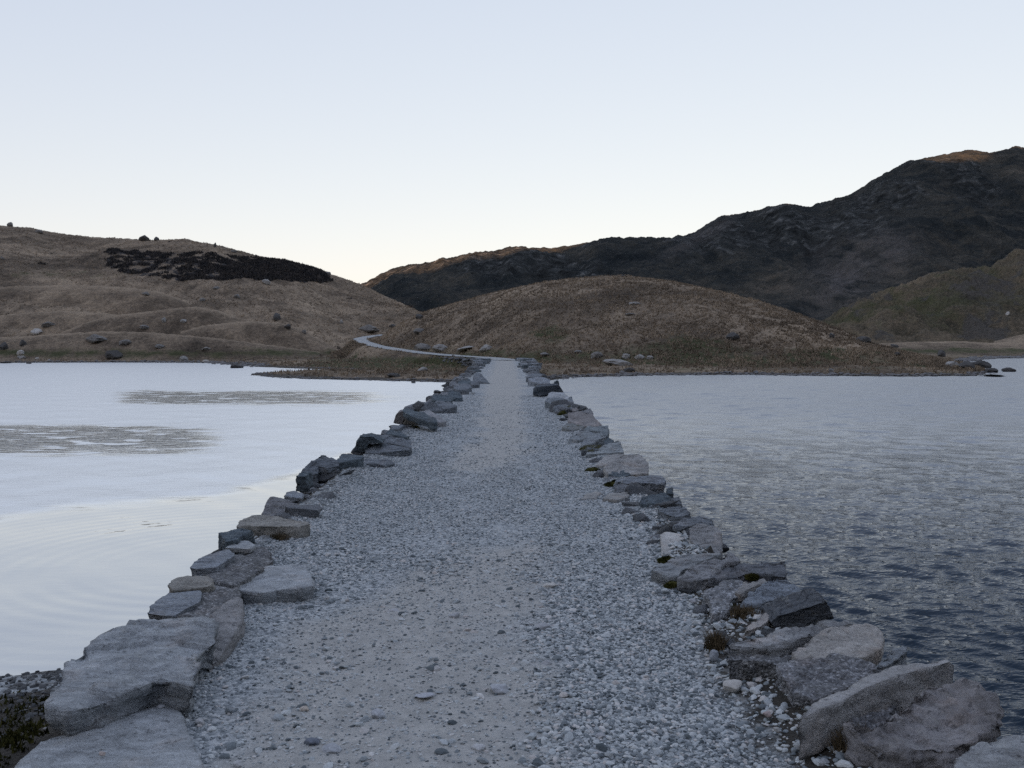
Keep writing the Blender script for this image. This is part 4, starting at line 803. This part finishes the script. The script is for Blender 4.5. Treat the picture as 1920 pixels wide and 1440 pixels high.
for a in [
    (269, 451, 20, 12, 'big dark boulder alone on the skyline of the left hill', DK), (293, 452, 11, 8, 'smaller boulder right of the big one on the left skyline', DK),
    (403, 463, 6, 9, 'tiny pointed stone standing on the left skyline', DK), (19, 425, 13, 8, 'boulder on the skyline nearest the left border', GR),
    (72, 436, 16, 5, 'low flat rock just below the skyline far left', GR), (438, 473, 13, 5, 'low rock on the falling skyline above the dark heather', GR),
    (480, 481, 6, 4, 'tiny rock on the skyline above the middle of the heather', DK), (615, 515, 13, 6, 'rock on the skyline at the right tip of the heather', GR),
    (499, 532, 18, 8, 'pale boulder just under the lower edge of the heather', LT), (444, 558, 12, 8, 'grey boulder alone in the middle of the left slope', GR),
    (274, 553, 17, 6, 'flat grey rock half way down the left slope', GR), (4, 486, 9, 6, 'grey rock on the upper slope at the left border', GR),
    (405, 542, 14, 5, 'low grey rock left of the pale boulder under the heather', GR), (380, 565, 14, 6, 'rock in the hollow behind the small left hillock', GR),
    (307, 604, 9, 10, 'small upright block on the front left hillock', LT), (344, 604, 14, 6, 'low grey rock on the crown of the front left hillock', LT),
    (270, 616, 19, 7, 'broad grey rock on the near face of the front left hillock', GR), (67, 626, 21, 9, 'bright pale boulder on the rise at far left', WH),
    (89, 612, 25, 10, 'wide dim rock in the dip behind the bright pale boulder', GR), (175, 640, 42, 13, 'broad cracked outcrop above the left shore', GR),
    (5, 655, 14, 14, 'dark boulder at the left border above the shore', DK), (41, 648, 15, 11, 'dark rounded boulder near the left border', DK),
    (38, 664, 15, 7, 'pale flat boulder just above the waterline far left', WH), (39, 672, 14, 6, 'pale boulder at the waterline far left', LT),
    (211, 671, 36, 16, 'large dark hump of rock on the left shore', DK), (344, 678, 18, 11, 'light grey boulder at the waterline left of the middle', LT),
    (386, 680, 15, 5, 'whitest small stone on the left waterline', WH), (385, 656, 18, 6, 'flat grey stone up the bank from the whitest stone', LT),
    (519, 601, 17, 15, 'dark upright rock in the dip between the left hillocks', DK), (538, 615, 17, 9, 'dark slanting rock on the end of the near left hillock', DK),
    (570, 625, 10, 7, 'little rock on the flat right of the near left hillock', GR), (233, 645, 24, 8, 'grey rock between the cracked outcrop and the shore', GR),
    (299, 652, 18, 7, 'low grey rock on the slope over the light waterline boulder', GR), (93, 678, 10, 5, 'small pale stone on the left waterline near the border', LT), (69, 674, 8, 4, 'tiny pale stone near the far left waterline', WH),
    (640, 606, 8, 7, 'small pale upright stone at the foot of the left hill', LT), (786, 598, 17, 12, 'dark round boulder in the gap between the two hills', DK),
    (686, 622, 46, 13, 'long grey outcrop beside the winding path', GR), (737, 614, 16, 7, 'dark rock where the path slips behind the mound', DK), (786, 625, 26, 10, 'grey outcrop low on the left end of the mound', GR),
    (1190, 571, 26, 5, 'flat grey rock high on the round mound', LT), (1170, 519, 15, 4, 'small rock on the very top of the round mound', DK), (1183, 590, 26, 4, 'second flat rock below the high one on the mound', GR),
    (793, 659, 40, 16, 'rounded grey outcrop right above the path bend', GR), (826, 660, 36, 14, 'lighter outcrop beside the path, right of the rounded one', LT),
    (877, 655, 48, 8, 'long low pale ledge at the foot of the mound', LT), (914, 657, 30, 12, 'pale rounded rock at the end of the long ledge', LT),
    (791, 697, 22, 10, 'grey boulder on the grass below the retaining wall', LT), (738, 707, 28, 8, 'dark rocks breaking the grass of the low spit', DK),
    (1119, 671, 26, 12, 'dim grey rock at the left of the row under the mound', GR), (1174, 672, 17, 11, 'round pale boulder at the middle of the row under the mound', LT),
    (1199, 673, 22, 10, 'widest pale boulder of the row under the mound', LT), (1219, 673, 16, 7, 'flat pale boulder at the right end of the row under the mound', LT),
    (1158, 685, 62, 11, 'long cracked slab of outcrop above the gravel beach', LT), (1022, 667, 22, 8, 'grey rock close to the far end of the causeway on its right', GR),
    (1085, 662, 18, 6, 'low rock on the mound foot behind the dim grey one', GR), (1373, 636, 24, 15, 'dark grey crag on the right flank of the mound', DK),
    (1559, 633, 13, 9, 'dark rock far down the right flank of the mound', DK), (1621, 641, 30, 10, 'dark overhang near the right end of the mound', DK),
    (1677, 655, 17, 11, 'black round boulder on the flat right of the mound', DK), (1767, 669, 19, 14, 'dark square rock on the far right shore', DK),
    (1683, 666, 11, 6, 'small dark rock below the black round boulder', DK), (1890, 591, 8, 6, 'white boulder on the craggy knoll at the right', WH),
    (1786, 688, 26, 12, 'grey shore rock on the point, left of the dark ones', LT), (1817, 691, 32, 13, 'dark shore rock at the neck of the point', DK),
    (1842, 690, 34, 15, 'biggest dark rock on the rocky point', DK), (1559, 698, 14, 7, 'small grey rock on the bank below the mound', GR), (1005, 700, 22, 8, 'dark rock in the tan grass beside the causeway end', GR),
    (1180, 697, 26, 8, 'smooth dark rock on the gravel beach', DK), (1078, 706, 12, 5, 'little dark stone at the corner of the right waterline', DK)]:
    boulder(*a)
for a in [(442, 690, 29, 8, 'dark wedge of rock standing in the lake by the left shore', DK), (1861, 699, 26, 9, 'dark rock in the water off the rocky point', DK), (1892, 697, 24, 7, 'outermost low rock off the rocky point', DK),
          (1868, 706, 40, 4, 'flat rock barely above the water off the rocky point', DK), (10, 681, 26, 4, 'flat dark rock at the water edge at the left border', DK), (53, 682, 8, 3, 'tiny dark stone in the water at the far left', DK),
          (775, 718, 9, 4, 'small dark stone at the tip of the spit waterline', DK)]:
    boulder(*a, z=WATER_Z)

# rubble strewn along the waterlines, too small and many to count
pm = []
def strew(n, pts, sizes, spread):
    for _ in range(n):
        k = random.random() * (len(pts) - 1); i = int(k); f = k - i
        p = np.array(pts[i]) * (1 - f) + np.array(pts[i + 1]) * f
        pm.append((p[0] + random.gauss(0, spread), p[1] + random.gauss(0, spread * 0.7) + 0.2, random.uniform(*sizes)))
SHW = [tuple(on_z(a, b, WATER_Z)[:2]) for a, b in SHORE_PX]
strew(420, SHW[2:8], (0.08, 0.32), 0.8); strew(260, SHW[8:22], (0.05, 0.18), 0.35); strew(500, SHW[22:35], (0.06, 0.24), 0.5); strew(160, SHW[35:38], (0.2, 0.6), 0.8)
def joined_rocks(name, items, zf, m, sub=1):
    bm = bmesh.new(); bmesh.ops.create_icosphere(bm, subdivisions=sub, radius=1.0); bv = np.array([v.co[:] for v in bm.verts]); bf = np.array([[v.index for v in f.verts] for f in bm.faces]); bm.free()
    VV, FF = [], []
    for i, (x, y, s) in enumerate(items):
        q = bv * (1 + 0.35 * rng.normal(size=(len(bv), 1)) * 0.5) * np.array((s * rng.uniform(0.8, 1.5), s * rng.uniform(0.7, 1.2), s * rng.uniform(0.4, 0.8)))
        a = rng.uniform(0, 6.28); q = q @ np.array([[math.cos(a), -math.sin(a), 0], [math.sin(a), math.cos(a), 0], [0, 0, 1]])
        VV.append(q + np.array((x, y, zf(x, y)))); FF.append(bf + i * len(bv))
    me = mesh_np(name, np.concatenate(VV), np.concatenate(FF), False)
    return link(name, me, m)
xsA = np.array([p[0] for p in pm]); ysA = np.array([p[1] for p in pm]); zsA = carve(xsA, ysA, shore_z(xsA, ysA)); zd = {(p[0], p[1]): z for p, z in zip(pm, zsA)}
o = joined_rocks('shore_rubble', pm, lambda x, y: max(zd[(x, y)], WATER_Z - 0.05) + 0.02, M_rock); o.color = (0.17, 0.17, 0.175, 0); tag(o, kind='stuff')

# ------------------------------------------------------------------ dry stone retaining wall under the path bend
wall = tag(link('dry_stone_wall', None), 'low dark dry stone wall holding up the path where it bends left', 'stone wall')
wl_top = [(792, 666.5, 0.0), (820, 669, 5), (850, 671, 8), (880, 673, 13), (905, 675, 17), (926, 678, 20)]
WB = [blob(960 + i, 2, 0.14, 7) for i in range(6)]
for me_ in WB: me_.name = 'stone'
nst = 0
for k in range(34):
    f = k / 33; px = 792 + f * 134
    ty = interp([(p[0], p[1]) for p in wl_top], px); hh = interp([(p[0], p[2]) for p in wl_top], px)
    Yw = 99 - 17.5 * f
    for c_ in range(1 + int(hh / 5.5)):
        p = on_y(px + random.uniform(-2, 2), ty + 2.2 + c_ * 5.0 + random.uniform(-0.8, 0.8), Yw - 0.08 * c_)
        o = link('stone', WB[(k * 3 + c_) % 6], None, wall)
        s = random.uniform(0.15, 0.25); o.location = p; o.scale = (s * random.uniform(1.0, 1.5), s * 1.3, s * random.uniform(0.6, 0.95))
        o.rotation_euler = (random.uniform(-0.2, 0.2), random.uniform(-0.25, 0.25), random.uniform(0, 6.28)); q = random.uniform(0.07, 0.2); o.color = (q * 0.95, q, q * 1.08, 0)
        nst += 1

# ------------------------------------------------------------------ loose stones on the path that stand out
m, t, b = new_mat('loose_stone'); M_loose = m
oi = t.nodes.new('ShaderNodeObjectInfo'); tc = t.nodes.new('ShaderNodeTexCoord')
put(t, b.inputs['Base Color'], mixc(t, 1.0, oi.outputs['Color'], ramp(t, noi(t, tc.outputs['Object'], 2.5, 5, 0.7), [(0.3, 0.7), (0.7, 1.2)]), 'MULTIPLY')); b.inputs['Roughness'].default_value = 0.85
PB = [blob(980 + i, 3, 0.10, 6) for i in range(6)]
for me_ in PB: me_.materials.clear(); me_.materials.append(M_loose); me_.name = 'loose_stone'
def loose(px, py, w, label, col=(0.36, 0.37, 0.385), flat=0.5, z=0.0, up=1.0, rot=None, group=None):
    p = on_z(px, py, z); k = p[1] / F; s = w * k / 2
    o = link('loose_stone', PB[(int(px) * 5 + int(py)) % 6], None); o.location = (p[0], p[1], p[2] + s * flat * 0.35)
    o.scale = (s, s * 0.85, s * flat); o.rotation_euler = (random.uniform(-0.2, 0.2), random.uniform(-0.2, 0.2), random.uniform(-0.5, 0.5) if rot is None else rot)
    o.color = (*col, 0.0); tag(o, label, 'stone', group); return o
G1 = (0.36, 0.37, 0.39)
for a in [(1030, 1101, 28, 'whitest rounded stone in the middle of the path', (0.50, 0.49, 0.47), 0.45), (739, 1149, 26, 'pale stone on bare dirt left of the path middle', (0.42, 0.43, 0.45)),
    (890, 1188, 24, 'small buff stone on the dirt in the path middle', (0.44, 0.42, 0.40), 0.4), (1018, 1176, 28, 'pale flat stone right of the buff one on the path', G1, 0.4), (1048, 1321, 30, 'pale oval stone on dark dirt near the right gravel', (0.42, 0.43, 0.44), 0.4),
    (937, 1295, 44, 'largest loose stone in the path middle', (0.40, 0.42, 0.45), 0.45), (799, 1304, 36, 'flat slate chip sunk flush in the dirt', (0.40, 0.42, 0.46), 0.15), (819, 1258, 18, 'white pebble behind the flat slate chip', (0.48, 0.48, 0.48), 0.8),
    (1025, 1248, 20, 'knobbly pale stone above the pale oval one', G1, 0.7), (897, 1407, 30, 'white stone at the bottom edge of the path middle', (0.46, 0.47, 0.48), 0.6), (571, 1331, 20, 'cream pebble at the left of the path', (0.50, 0.45, 0.40), 0.6),
    (709, 1342, 28, 'grey pale stone left of the largest loose one', (0.40, 0.42, 0.45), 0.6), (624, 1407, 38, 'wide grey stone near the bottom left of the path', (0.37, 0.39, 0.42), 0.4), (1074, 1256, 30, 'dark grey flat stone at the border of the right gravel', (0.22, 0.24, 0.27), 0.35),
    (1127, 1382, 20, 'grey pebble at the lower border of the right gravel', G1, 0.6), (852, 1158, 22, 'knobbly grey stone in the middle distance dirt', G1, 0.6), (585, 1394, 32, 'dark blue stone near the bottom left of the path', (0.15, 0.17, 0.21), 0.5),
    (1373, 1289, 40, 'chalky broken stone on the bare earth below the overhanging slab', (0.46, 0.45, 0.43), 0.5), (1410, 1288, 22, 'second chalky stone just right of the broken one', (0.44, 0.43, 0.42), 0.7), (1440, 1342, 20, 'pinkish shard on the bare earth', (0.36, 0.30, 0.29), 0.7), (1500, 1400, 26, 'smooth grey cobble left of the dry grass tuft', (0.34, 0.36, 0.37), 0.6),
    (1527, 1394, 22, 'pale cobble touching the smooth grey one', (0.42, 0.42, 0.41), 0.7), (1339, 1233, 20, 'grey cobble leaning on the overhanging slab end', (0.26, 0.28, 0.31), 1.2), (1545, 1433, 22, 'grey cobble at the bottom edge below the grass tuft', (0.32, 0.34, 0.36), 0.8),
    (1457, 1371, 16, 'small round cobble left of the beam stone end', (0.36, 0.36, 0.35), 0.8), (376, 1357, 19, 'pale cobble beside the corner of the flat smooth slab', (0.44, 0.45, 0.46), 0.8), (447, 1435, 24, 'pale cobble at the bottom edge right of the smooth slab', (0.44, 0.45, 0.46), 0.6),
    (1345, 1170, 12, 'pale little stone by the gritty mortar lump', G1, 0.6), (1300, 1130, 22, 'grey stone in the gravel left of the gritty mortar lump', G1, 0.6), (1432, 1262, 16, 'pebble hanging under the edge of the long slab', (0.34, 0.32, 0.30), 0.9)]:
    loose(*a)
loose(229, 1346, 9, 'white pebble lying on the smooth slab under the huge one', (0.6, 0.58, 0.55), 0.8, z=0.05); loose(192, 1414, 15, 'buff pebble lying near the middle of the smooth slab', (0.42, 0.36, 0.33), 0.5, z=0.05); loose(301, 1326, 15, 'grey chip lying against the huge slab on the smooth one', G1, 0.4, z=0.05)

# ------------------------------------------------------------------ gravel (uncountable)
def scatter(name, P, scale, rotz, protos, m):
    n = len(P); me = bpy.data.meshes.new(name); me.vertices.add(n); me.vertices.foreach_set('co', P.astype(np.float32).ravel())
    def at(nm, typ, vals):
        a = me.attributes.new(nm, typ, 'POINT'); a.data.foreach_set('vector' if typ == 'FLOAT_VECTOR' else 'value', vals.ravel())
    at('scl', 'FLOAT_VECTOR', scale.astype(np.float32)); at('rot', 'FLOAT_VECTOR', rotz.astype(np.float32)); at('idx', 'INT', rng.integers(0, len(protos), n).astype(np.int32))
    o = link(name, me)
    ng = bpy.data.node_groups.new(name, 'GeometryNodeTree'); ng.interface.new_socket('Geometry', in_out='INPUT', socket_type='NodeSocketGeometry'); ng.interface.new_socket('Geometry', in_out='OUTPUT', socket_type='NodeSocketGeometry')
    nd = ng.nodes; gi = nd.new('NodeGroupInput'); go = nd.new('NodeGroupOutput'); jn = nd.new('GeometryNodeJoinGeometry'); L = ng.links.new
    def na(nm, t):
        x = nd.new('GeometryNodeInputNamedAttribute'); x.data_type = t; x.inputs[0].default_value = nm; return x.outputs[0]
    ix, sc_, ro_ = na('idx', 'INT'), na('scl', 'FLOAT_VECTOR'), na('rot', 'FLOAT_VECTOR')
    for i, p in enumerate(protos):
        q = bpy.data.objects.new('pebble', p); oi_ = nd.new('GeometryNodeObjectInfo'); oi_.inputs['Object'].default_value = q; oi_.inputs['As Instance'].default_value = False
        cm = nd.new('FunctionNodeCompare'); cm.data_type = 'INT'; cm.operation = 'EQUAL'; cm.inputs[3].default_value = i; L(ix, cm.inputs[2])
        ip = nd.new('GeometryNodeInstanceOnPoints'); L(gi.outputs[0], ip.inputs['Points']); L(oi_.outputs['Geometry'], ip.inputs['Instance']); L(cm.outputs[0], ip.inputs['Selection'])
        L(sc_, ip.inputs['Scale']); L(ro_, ip.inputs['Rotation']); L(ip.outputs[0], jn.inputs[0])
    L(jn.outputs[0], go.inputs[0])
    md = o.modifiers.new('scatter', 'NODES'); md.node_group = ng
    return tag(o, kind='stuff')
def pebble_proto(seed):
    me = blob(seed, 2, 0.14, 8); me.materials.clear(); me.materials.append(M_pebble)
    return me
PP = [pebble_proto(40 + i) for i in range(8)]
top_bvh_x, top_bvh_y = us, ys
def top_z(U_, Y_):
    iu = np.clip(np.searchsorted(us, U_), 1, len(us) - 1); iy = np.clip(np.searchsorted(ys, Y_), 1, len(ys) - 1)
    fu = np.clip((U_ - us[iu - 1]) / (us[iu] - us[iu - 1]), 0, 1); fy = np.clip((Y_ - ys[iy - 1]) / (ys[iy] - ys[iy - 1]), 0, 1)
    Zg = np.where(side > 0, np.maximum(side_z, -2.2), top)
    return (Zg[iu - 1, iy - 1] * (1 - fu) + Zg[iu, iy - 1] * fu) * (1 - fy) + (Zg[iu - 1, iy] * (1 - fu) + Zg[iu, iy] * fu) * fy
Pl, Sl = [], []
def gravel(n, u0, u1, y0, y1, smin, smax, dens, big=0.0):
    u = rng.uniform(u0, u1, n); y = rng.uniform(y0, y1, n)
    k = rng.uniform(0, 1, n) < np.clip(dens(u, y), 0, 1); u, y = u[k], y[k]
    s = smin * (smax / smin)**(rng.uniform(0, 1, len(u))**1.6) * 0.5
    z = top_z(u, y)
    Pl.append(np.stack([xc(y) + u, y, z + s * 0.12], 1)); Sl.append(s)
def bare(u, y):
    """how bare of stones the trodden middle is"""
    m = dirt_at(u, y) + 0.55 * fbm(u / 0.45 + 9, y / 0.8, 4)
    return sstep(0.18, 0.55, m)
earth = lambda u, y: sstep(1.1, 1.32, u + 0.12 * fbm(y / 0.3, u * 2, 2)) * sstep(8, 5.2, y)
gravel(30000, 0.25, 1.45, 2.3, 6.5, 0.011, 0.033, lambda u, y: sstep(0.28, 0.6, u + 0.2 * fbm(u / 0.3, y / 0.5, 3)) * (1 - 0.88 * earth(u, y)))
gravel(36000, -1.4, 1.75, 2.3, 7.0, 0.007, 0.020, lambda u, y: (0.95 - 0.33 * bare(u, y)) * (1 - 0.7 * earth(u, y)))
gravel(3600, -1.35, 0.9, 2.3, 7.5, 0.018, 0.055, lambda u, y: 0.75 - 0.5 * bare(u, y))
gravel(62000, -1.7, 1.7, 6.2, 13.5, 0.011, 0.028, lambda u, y: 0.95 - 0.8 * bare(u, y))
gravel(40000, -1.7, 1.7, 13, 30, 0.014, 0.036, lambda u, y: (0.9 - 0.75 * bare(u, y)) * (0.35 + 0.65 * sstep(30, 14, y)))
gravel(2600, 1.2, 1.8, 3.3, 9, 0.015, 0.06, lambda u, y: 0.8 + 0 * u)
gravel(5000, -1.95, -1.3, 3.3, 20, 0.010, 0.038, lambda u, y: 0.9 * (u > np.interp(y, [4.4, 6.2], [-1.34, -1.95])))
P = np.concatenate(Pl); s = np.concatenate(Sl)
sc = np.stack([s * rng.uniform(0.85, 1.3, len(s)), s * rng.uniform(0.75, 1.05, len(s)), s * rng.uniform(0.35, 0.75, len(s))], 1)
ro = np.stack([rng.normal(0, 0.3, len(s)), rng.normal(0, 0.3, len(s)), rng.uniform(0, 6.28, len(s))], 1)
scatter('gravel', P, sc, ro, PP, M_pebble)
# darker grit on the near left bank
n = 9000; x = rng.uniform(-6.5, -1.95, n); y = rng.uniform(3.2, 7.2, n); z = bank_z(x, y); k = (z > WATER_Z - 0.03) & (perlin(x / 0.5, y / 0.5) + rng.uniform(-0.3, 0.5, n) > -0.1) & (z < -0.38 + 0.1 * rng.normal(size=n)); x, y, z = x[k], y[k], z[k]
def dark_proto(seed):
    me = blob(seed, 2, 0.1, 4); me.materials.clear(); me.materials.append(M_dpeb); return me
M_dpeb = pebble_material('dark_pebble', [(0.0, (0.05, 0.055, 0.06)), (0.5, (0.09, 0.095, 0.10)), (0.85, (0.13, 0.135, 0.14)), (1.0, (0.22, 0.22, 0.22))])
s = 0.012 * (3.5)**(rng.uniform(0, 1, len(x))**2) * 0.6
scatter('bank_gravel', np.stack([x, y, z + 0.004], 1), np.stack([s * 1.2, s, s * 0.6], 1), np.stack([rng.normal(0, 0.3, len(s)), rng.normal(0, 0.3, len(s)), rng.uniform(0, 6.28, len(s))], 1), [dark_proto(70 + i) for i in range(4)], M_dpeb)

# ------------------------------------------------------------------ grass on the hills, moss and tufts by the stones
def blades(name, X, Y, Z, h, w, m, per=4, lean=0.5, parent=None):
    n = len(X); VV = np.empty((n, per, 3, 3)); 
    a = rng.uniform(0, 6.28, (n, per)); ln = rng.uniform(0.1, lean, (n, per)); hh = h[:, None] * rng.uniform(0.55, 1.1, (n, per)); b = rng.uniform(0, 6.28, (n, per))
    bx = X[:, None] + w[:, None] * rng.normal(0, 0.7, (n, per)); by = Y[:, None] + w[:, None] * rng.normal(0, 0.7, (n, per))
    dx, dy = np.cos(a) * w[:, None] * 0.5, np.sin(a) * w[:, None] * 0.5
    zb = np.broadcast_to(Z[:, None] - 0.05 * h[:, None], bx.shape)
    VV[:, :, 0] = np.stack([bx - dx, by - dy, zb], -1); VV[:, :, 1] = np.stack([bx + dx, by + dy, zb], -1)
    VV[:, :, 2] = np.stack([bx + np.cos(b) * ln * hh, by + np.sin(b) * ln * hh, zb + hh], -1)
    me = mesh_np(name, VV.reshape(-1, 3), np.arange(n * per * 3).reshape(-1, 3), False)
    return link(name, me, m, parent)
def pick(G, n, vmax=1.02, cond=None):
    X, Y, Z, PX, PY = G[:5]; nu, nv = X.shape
    mx = nv if len(G) < 6 else int((np.asarray(G[5]) <= vmax).sum())
    i = rng.integers(0, nu - 1, n); j = rng.integers(0, mx - 1, n); a = rng.uniform(0, 1, n); b = rng.uniform(0, 1, n)
    def bl(A): return (A[i, j] * (1 - a) + A[i + 1, j] * a) * (1 - b) + (A[i, j + 1] * (1 - a) + A[i + 1, j + 1] * a) * b
    x, y, z, px, py = map(bl, (X, Y, Z, PX, PY))
    d, _ = seg_dist(x, y, PATH); k = (d > 0.9 + 0.3 * rng.random(n)) & (px > -60) & (px < 1990) & (z > WATER_Z + 0.13)
    d2, _ = seg_dist(x, y, CAUSE); k &= d2 > 2.1
    if cond is not None: k &= cond(x, y, z, px, py)
    return x[k], y[k], z[k], px[k], py[k]
sets = []
x, y, z, px, py = pick(G_mound, 60000, cond=lambda x, y, z, px, py: fbm(x / 2.2, y / 2.2, 3) + rng.uniform(-0.5, 0.5, len(x)) > -0.25); sets.append((x, y, z, rng.uniform(0.12, 0.30, len(x))))
x, y, z, px, py = pick(G_left, 52000, cond=lambda x, y, z, px, py: (fbm(x / 5, y / 5, 3) + rng.uniform(-0.5, 0.5, len(x)) > -0.2) & ~in_poly(px, py, HEATH)); sets.append((x, y, z, rng.uniform(0.16, 0.38, len(x))))
x, y, z, px, py = pick(G_shore, 90000, cond=lambda x, y, z, px, py: (y < 190) & (fbm(x / 1.5, y / 1.5, 3) + rng.uniform(-0.5, 0.5, len(x)) > -0.1)); sets.append((x, y, z, rng.uniform(0.10, 0.3, len(x))))
X_, Y_, Z_, H_ = [np.concatenate([q[k] for q in sets]) for k in range(4)]
tag(blades('moor_grass', X_, Y_, Z_, H_, H_ * 0.45, M_blade, 4, 0.8), kind='stuff')
x, y, z, px, py = pick(G_left, 300000, cond=lambda x, y, z, px, py: (heather_at(px, py, x, y, z, 0) + 0.9 * (fbm(x / 3.0, y / 4.5, 4)) * 0.5 > 0.50))
tag(blades('heather', x, y, z, rng.uniform(0.3, 0.7, len(x)), rng.uniform(0.2, 0.5, len(x)), M_heath, 4, 0.6), kind='stuff')

def moss_cushion(px0, py0, w, h, z, label, n=900):
    c = on_z(px0, py0, z); k = c[1] / F; rx = w * k / 2; rz = h * k
    a = rng.uniform(0, 6.28, n); r = np.sqrt(rng.uniform(0, 1, n)); x = c[0] + np.cos(a) * r * rx; y = c[1] + rx * 0.12 + np.sin(a) * r * max(rz * 0.9, rx * 0.35)
    zz = c[2] - 0.02 + rz * 0.8 * np.sqrt(np.clip(1 - r * r, 0, 1)) * (0.75 + 0.4 * fbm(x / (rx * 0.4), y / (rx * 0.4), 2))
    bm = bmesh.new(); bmesh.ops.create_icosphere(bm, subdivisions=4, radius=1)
    for v in bm.verts:
        d = 1 + 0.18 * mn.noise(v.co * 2 + Vector(c)) + 0.08 * mn.noise(v.co * 7 + Vector(c)); v.co = Vector((v.co.x * rx * d, v.co.y * max(rz * 0.9, rx * 0.35) * d + rx * 0.12, v.co.z * rz * 0.8 * d - 0.02))
    me = bpy.data.meshes.new('cushion'); bm.to_mesh(me); bm.free()
    for p in me.polygons: p.use_smooth = True
    root = tag(link('moss_cushion', None, loc=tuple(c)), label, 'moss')
    link('cushion', me, M_moss, root)
    o = blades('moss_fronds', x - c[0], y - c[1], zz - c[2], np.full(n, max(0.012, rz * 0.16)), np.full(n, max(0.005, rz * 0.07)), M_moss, 3, 0.9, root); o['kind'] = 'stuff'
for a in [(1172, 913, 84, 20, 0.0, 'thick olive moss cushion in front of the flat topped ledge stone', 2600), (1112, 883, 32, 12, 0.0, 'small moss cushion left of the big pinkish boulder', 1000), (1108, 843, 44, 12, 0.02, 'long moss cushion on stones beyond the pinkish boulder'),
          (1062, 779, 36, 14, 0.02, 'moss cushion far along the right edge', 700), (1075, 797, 26, 10, 0.04, 'moss on the low stone at the right edge of the path', 600), (767, 802, 44, 7, 0.02, 'green moss strip at the foot of the stones on the left edge', 700), (822, 771, 34, 6, 0.02, 'farthest moss strip on the left edge', 500),
          (1260, 996, 22, 7, 0.03, 'dark moss tuft above the palest flat stone'), (1250, 1047, 34, 10, 0.03, 'moss below the palest flat stone'), (1266, 1096, 40, 14, 0.02, 'dark moss clump under the broad grey slate'), (1312, 1095, 28, 12, 0.03, 'moss clump at the foot of the broad grey slate on its right'),
          (1462, 1112, 52, 20, 0.10, 'moss filling the hollow of the arched slab', 1800), (1480, 1128, 42, 12, 0.10, 'olive moss between the arched slab and the long pale stone', 1200), (1372, 1140, 30, 14, 0.03, 'moss clump right of the gritty mortar lump', 900), (1410, 1078, 26, 8, 0.11, 'moss patch on the long dark slate', 700), (1500, 1180, 60, 8, 0.05, 'dark moss at the foot of the dark upright block', 900), (1320, 1148, 26, 9, 0.01, 'dark moss left of the gritty mortar lump', 600)]:
    moss_cushion(*a)
def tuft(px0, py0, w, h, z, label, n=70, m=None):
    c = on_z(px0, py0, z); k = c[1] / F
    x = rng.normal(0, w * k / 5, n); y = rng.normal(0, w * k / 6, n)
    o = blades('grass_tuft', x, y, np.zeros(n), np.full(n, h * k * 1.05), np.full(n, 0.006), m or M_tuft, 5, 0.75)
    o.location = c; tag(o, label, 'grass tuft', 'dry grass tufts among the right hand stones')
for a in [(1342, 1216, 36, 34, 0.0, 'brown grass tuft at the left end of the overhanging slab', 90), (1598, 1420, 66, 60, 0.0, 'straw coloured grass tuft below the beam stone', 120), (1650, 1436, 46, 36, 0.0, 'dark grass tuft at the bottom edge beside the rugged boulder', 90), (1395, 1158, 60, 24, 0.03, 'wispy grass between the mortar lump and the long pale stone', 120),
          (1238, 1082, 26, 20, 0.0, 'little russet tuft at the tip of the long narrow slate', 60), (1376, 1184, 30, 16, 0.0, 'russet grass behind the overhanging slab', 60), (1520, 1335, 40, 26, 0.0, 'dark grass below the left end of the beam stone', 80)]:
    tuft(*a)
tuft(520, 1016, 44, 16, 0.0, 'straw coloured tuft beside the small pale slate on the left edge', 160)
# plants on the near bank
n = 2600; x = rng.uniform(-4.5, -2.0, n); y = rng.uniform(3.2, 6.2, n); z = bank_z(x, y); k = (z > -0.52 + 0.06 * rng.normal(size=n)) & (perlin(x / 0.3, y / 0.3) > -0.25); x, y, z = x[k], y[k], z[k]
o = blades('bank_moss', x, y, z, rng.uniform(0.015, 0.05, len(x)), rng.uniform(0.01, 0.022, len(x)), M_moss, 5, 0.9); tag(o, kind='stuff')
print('stones in wall', nst)
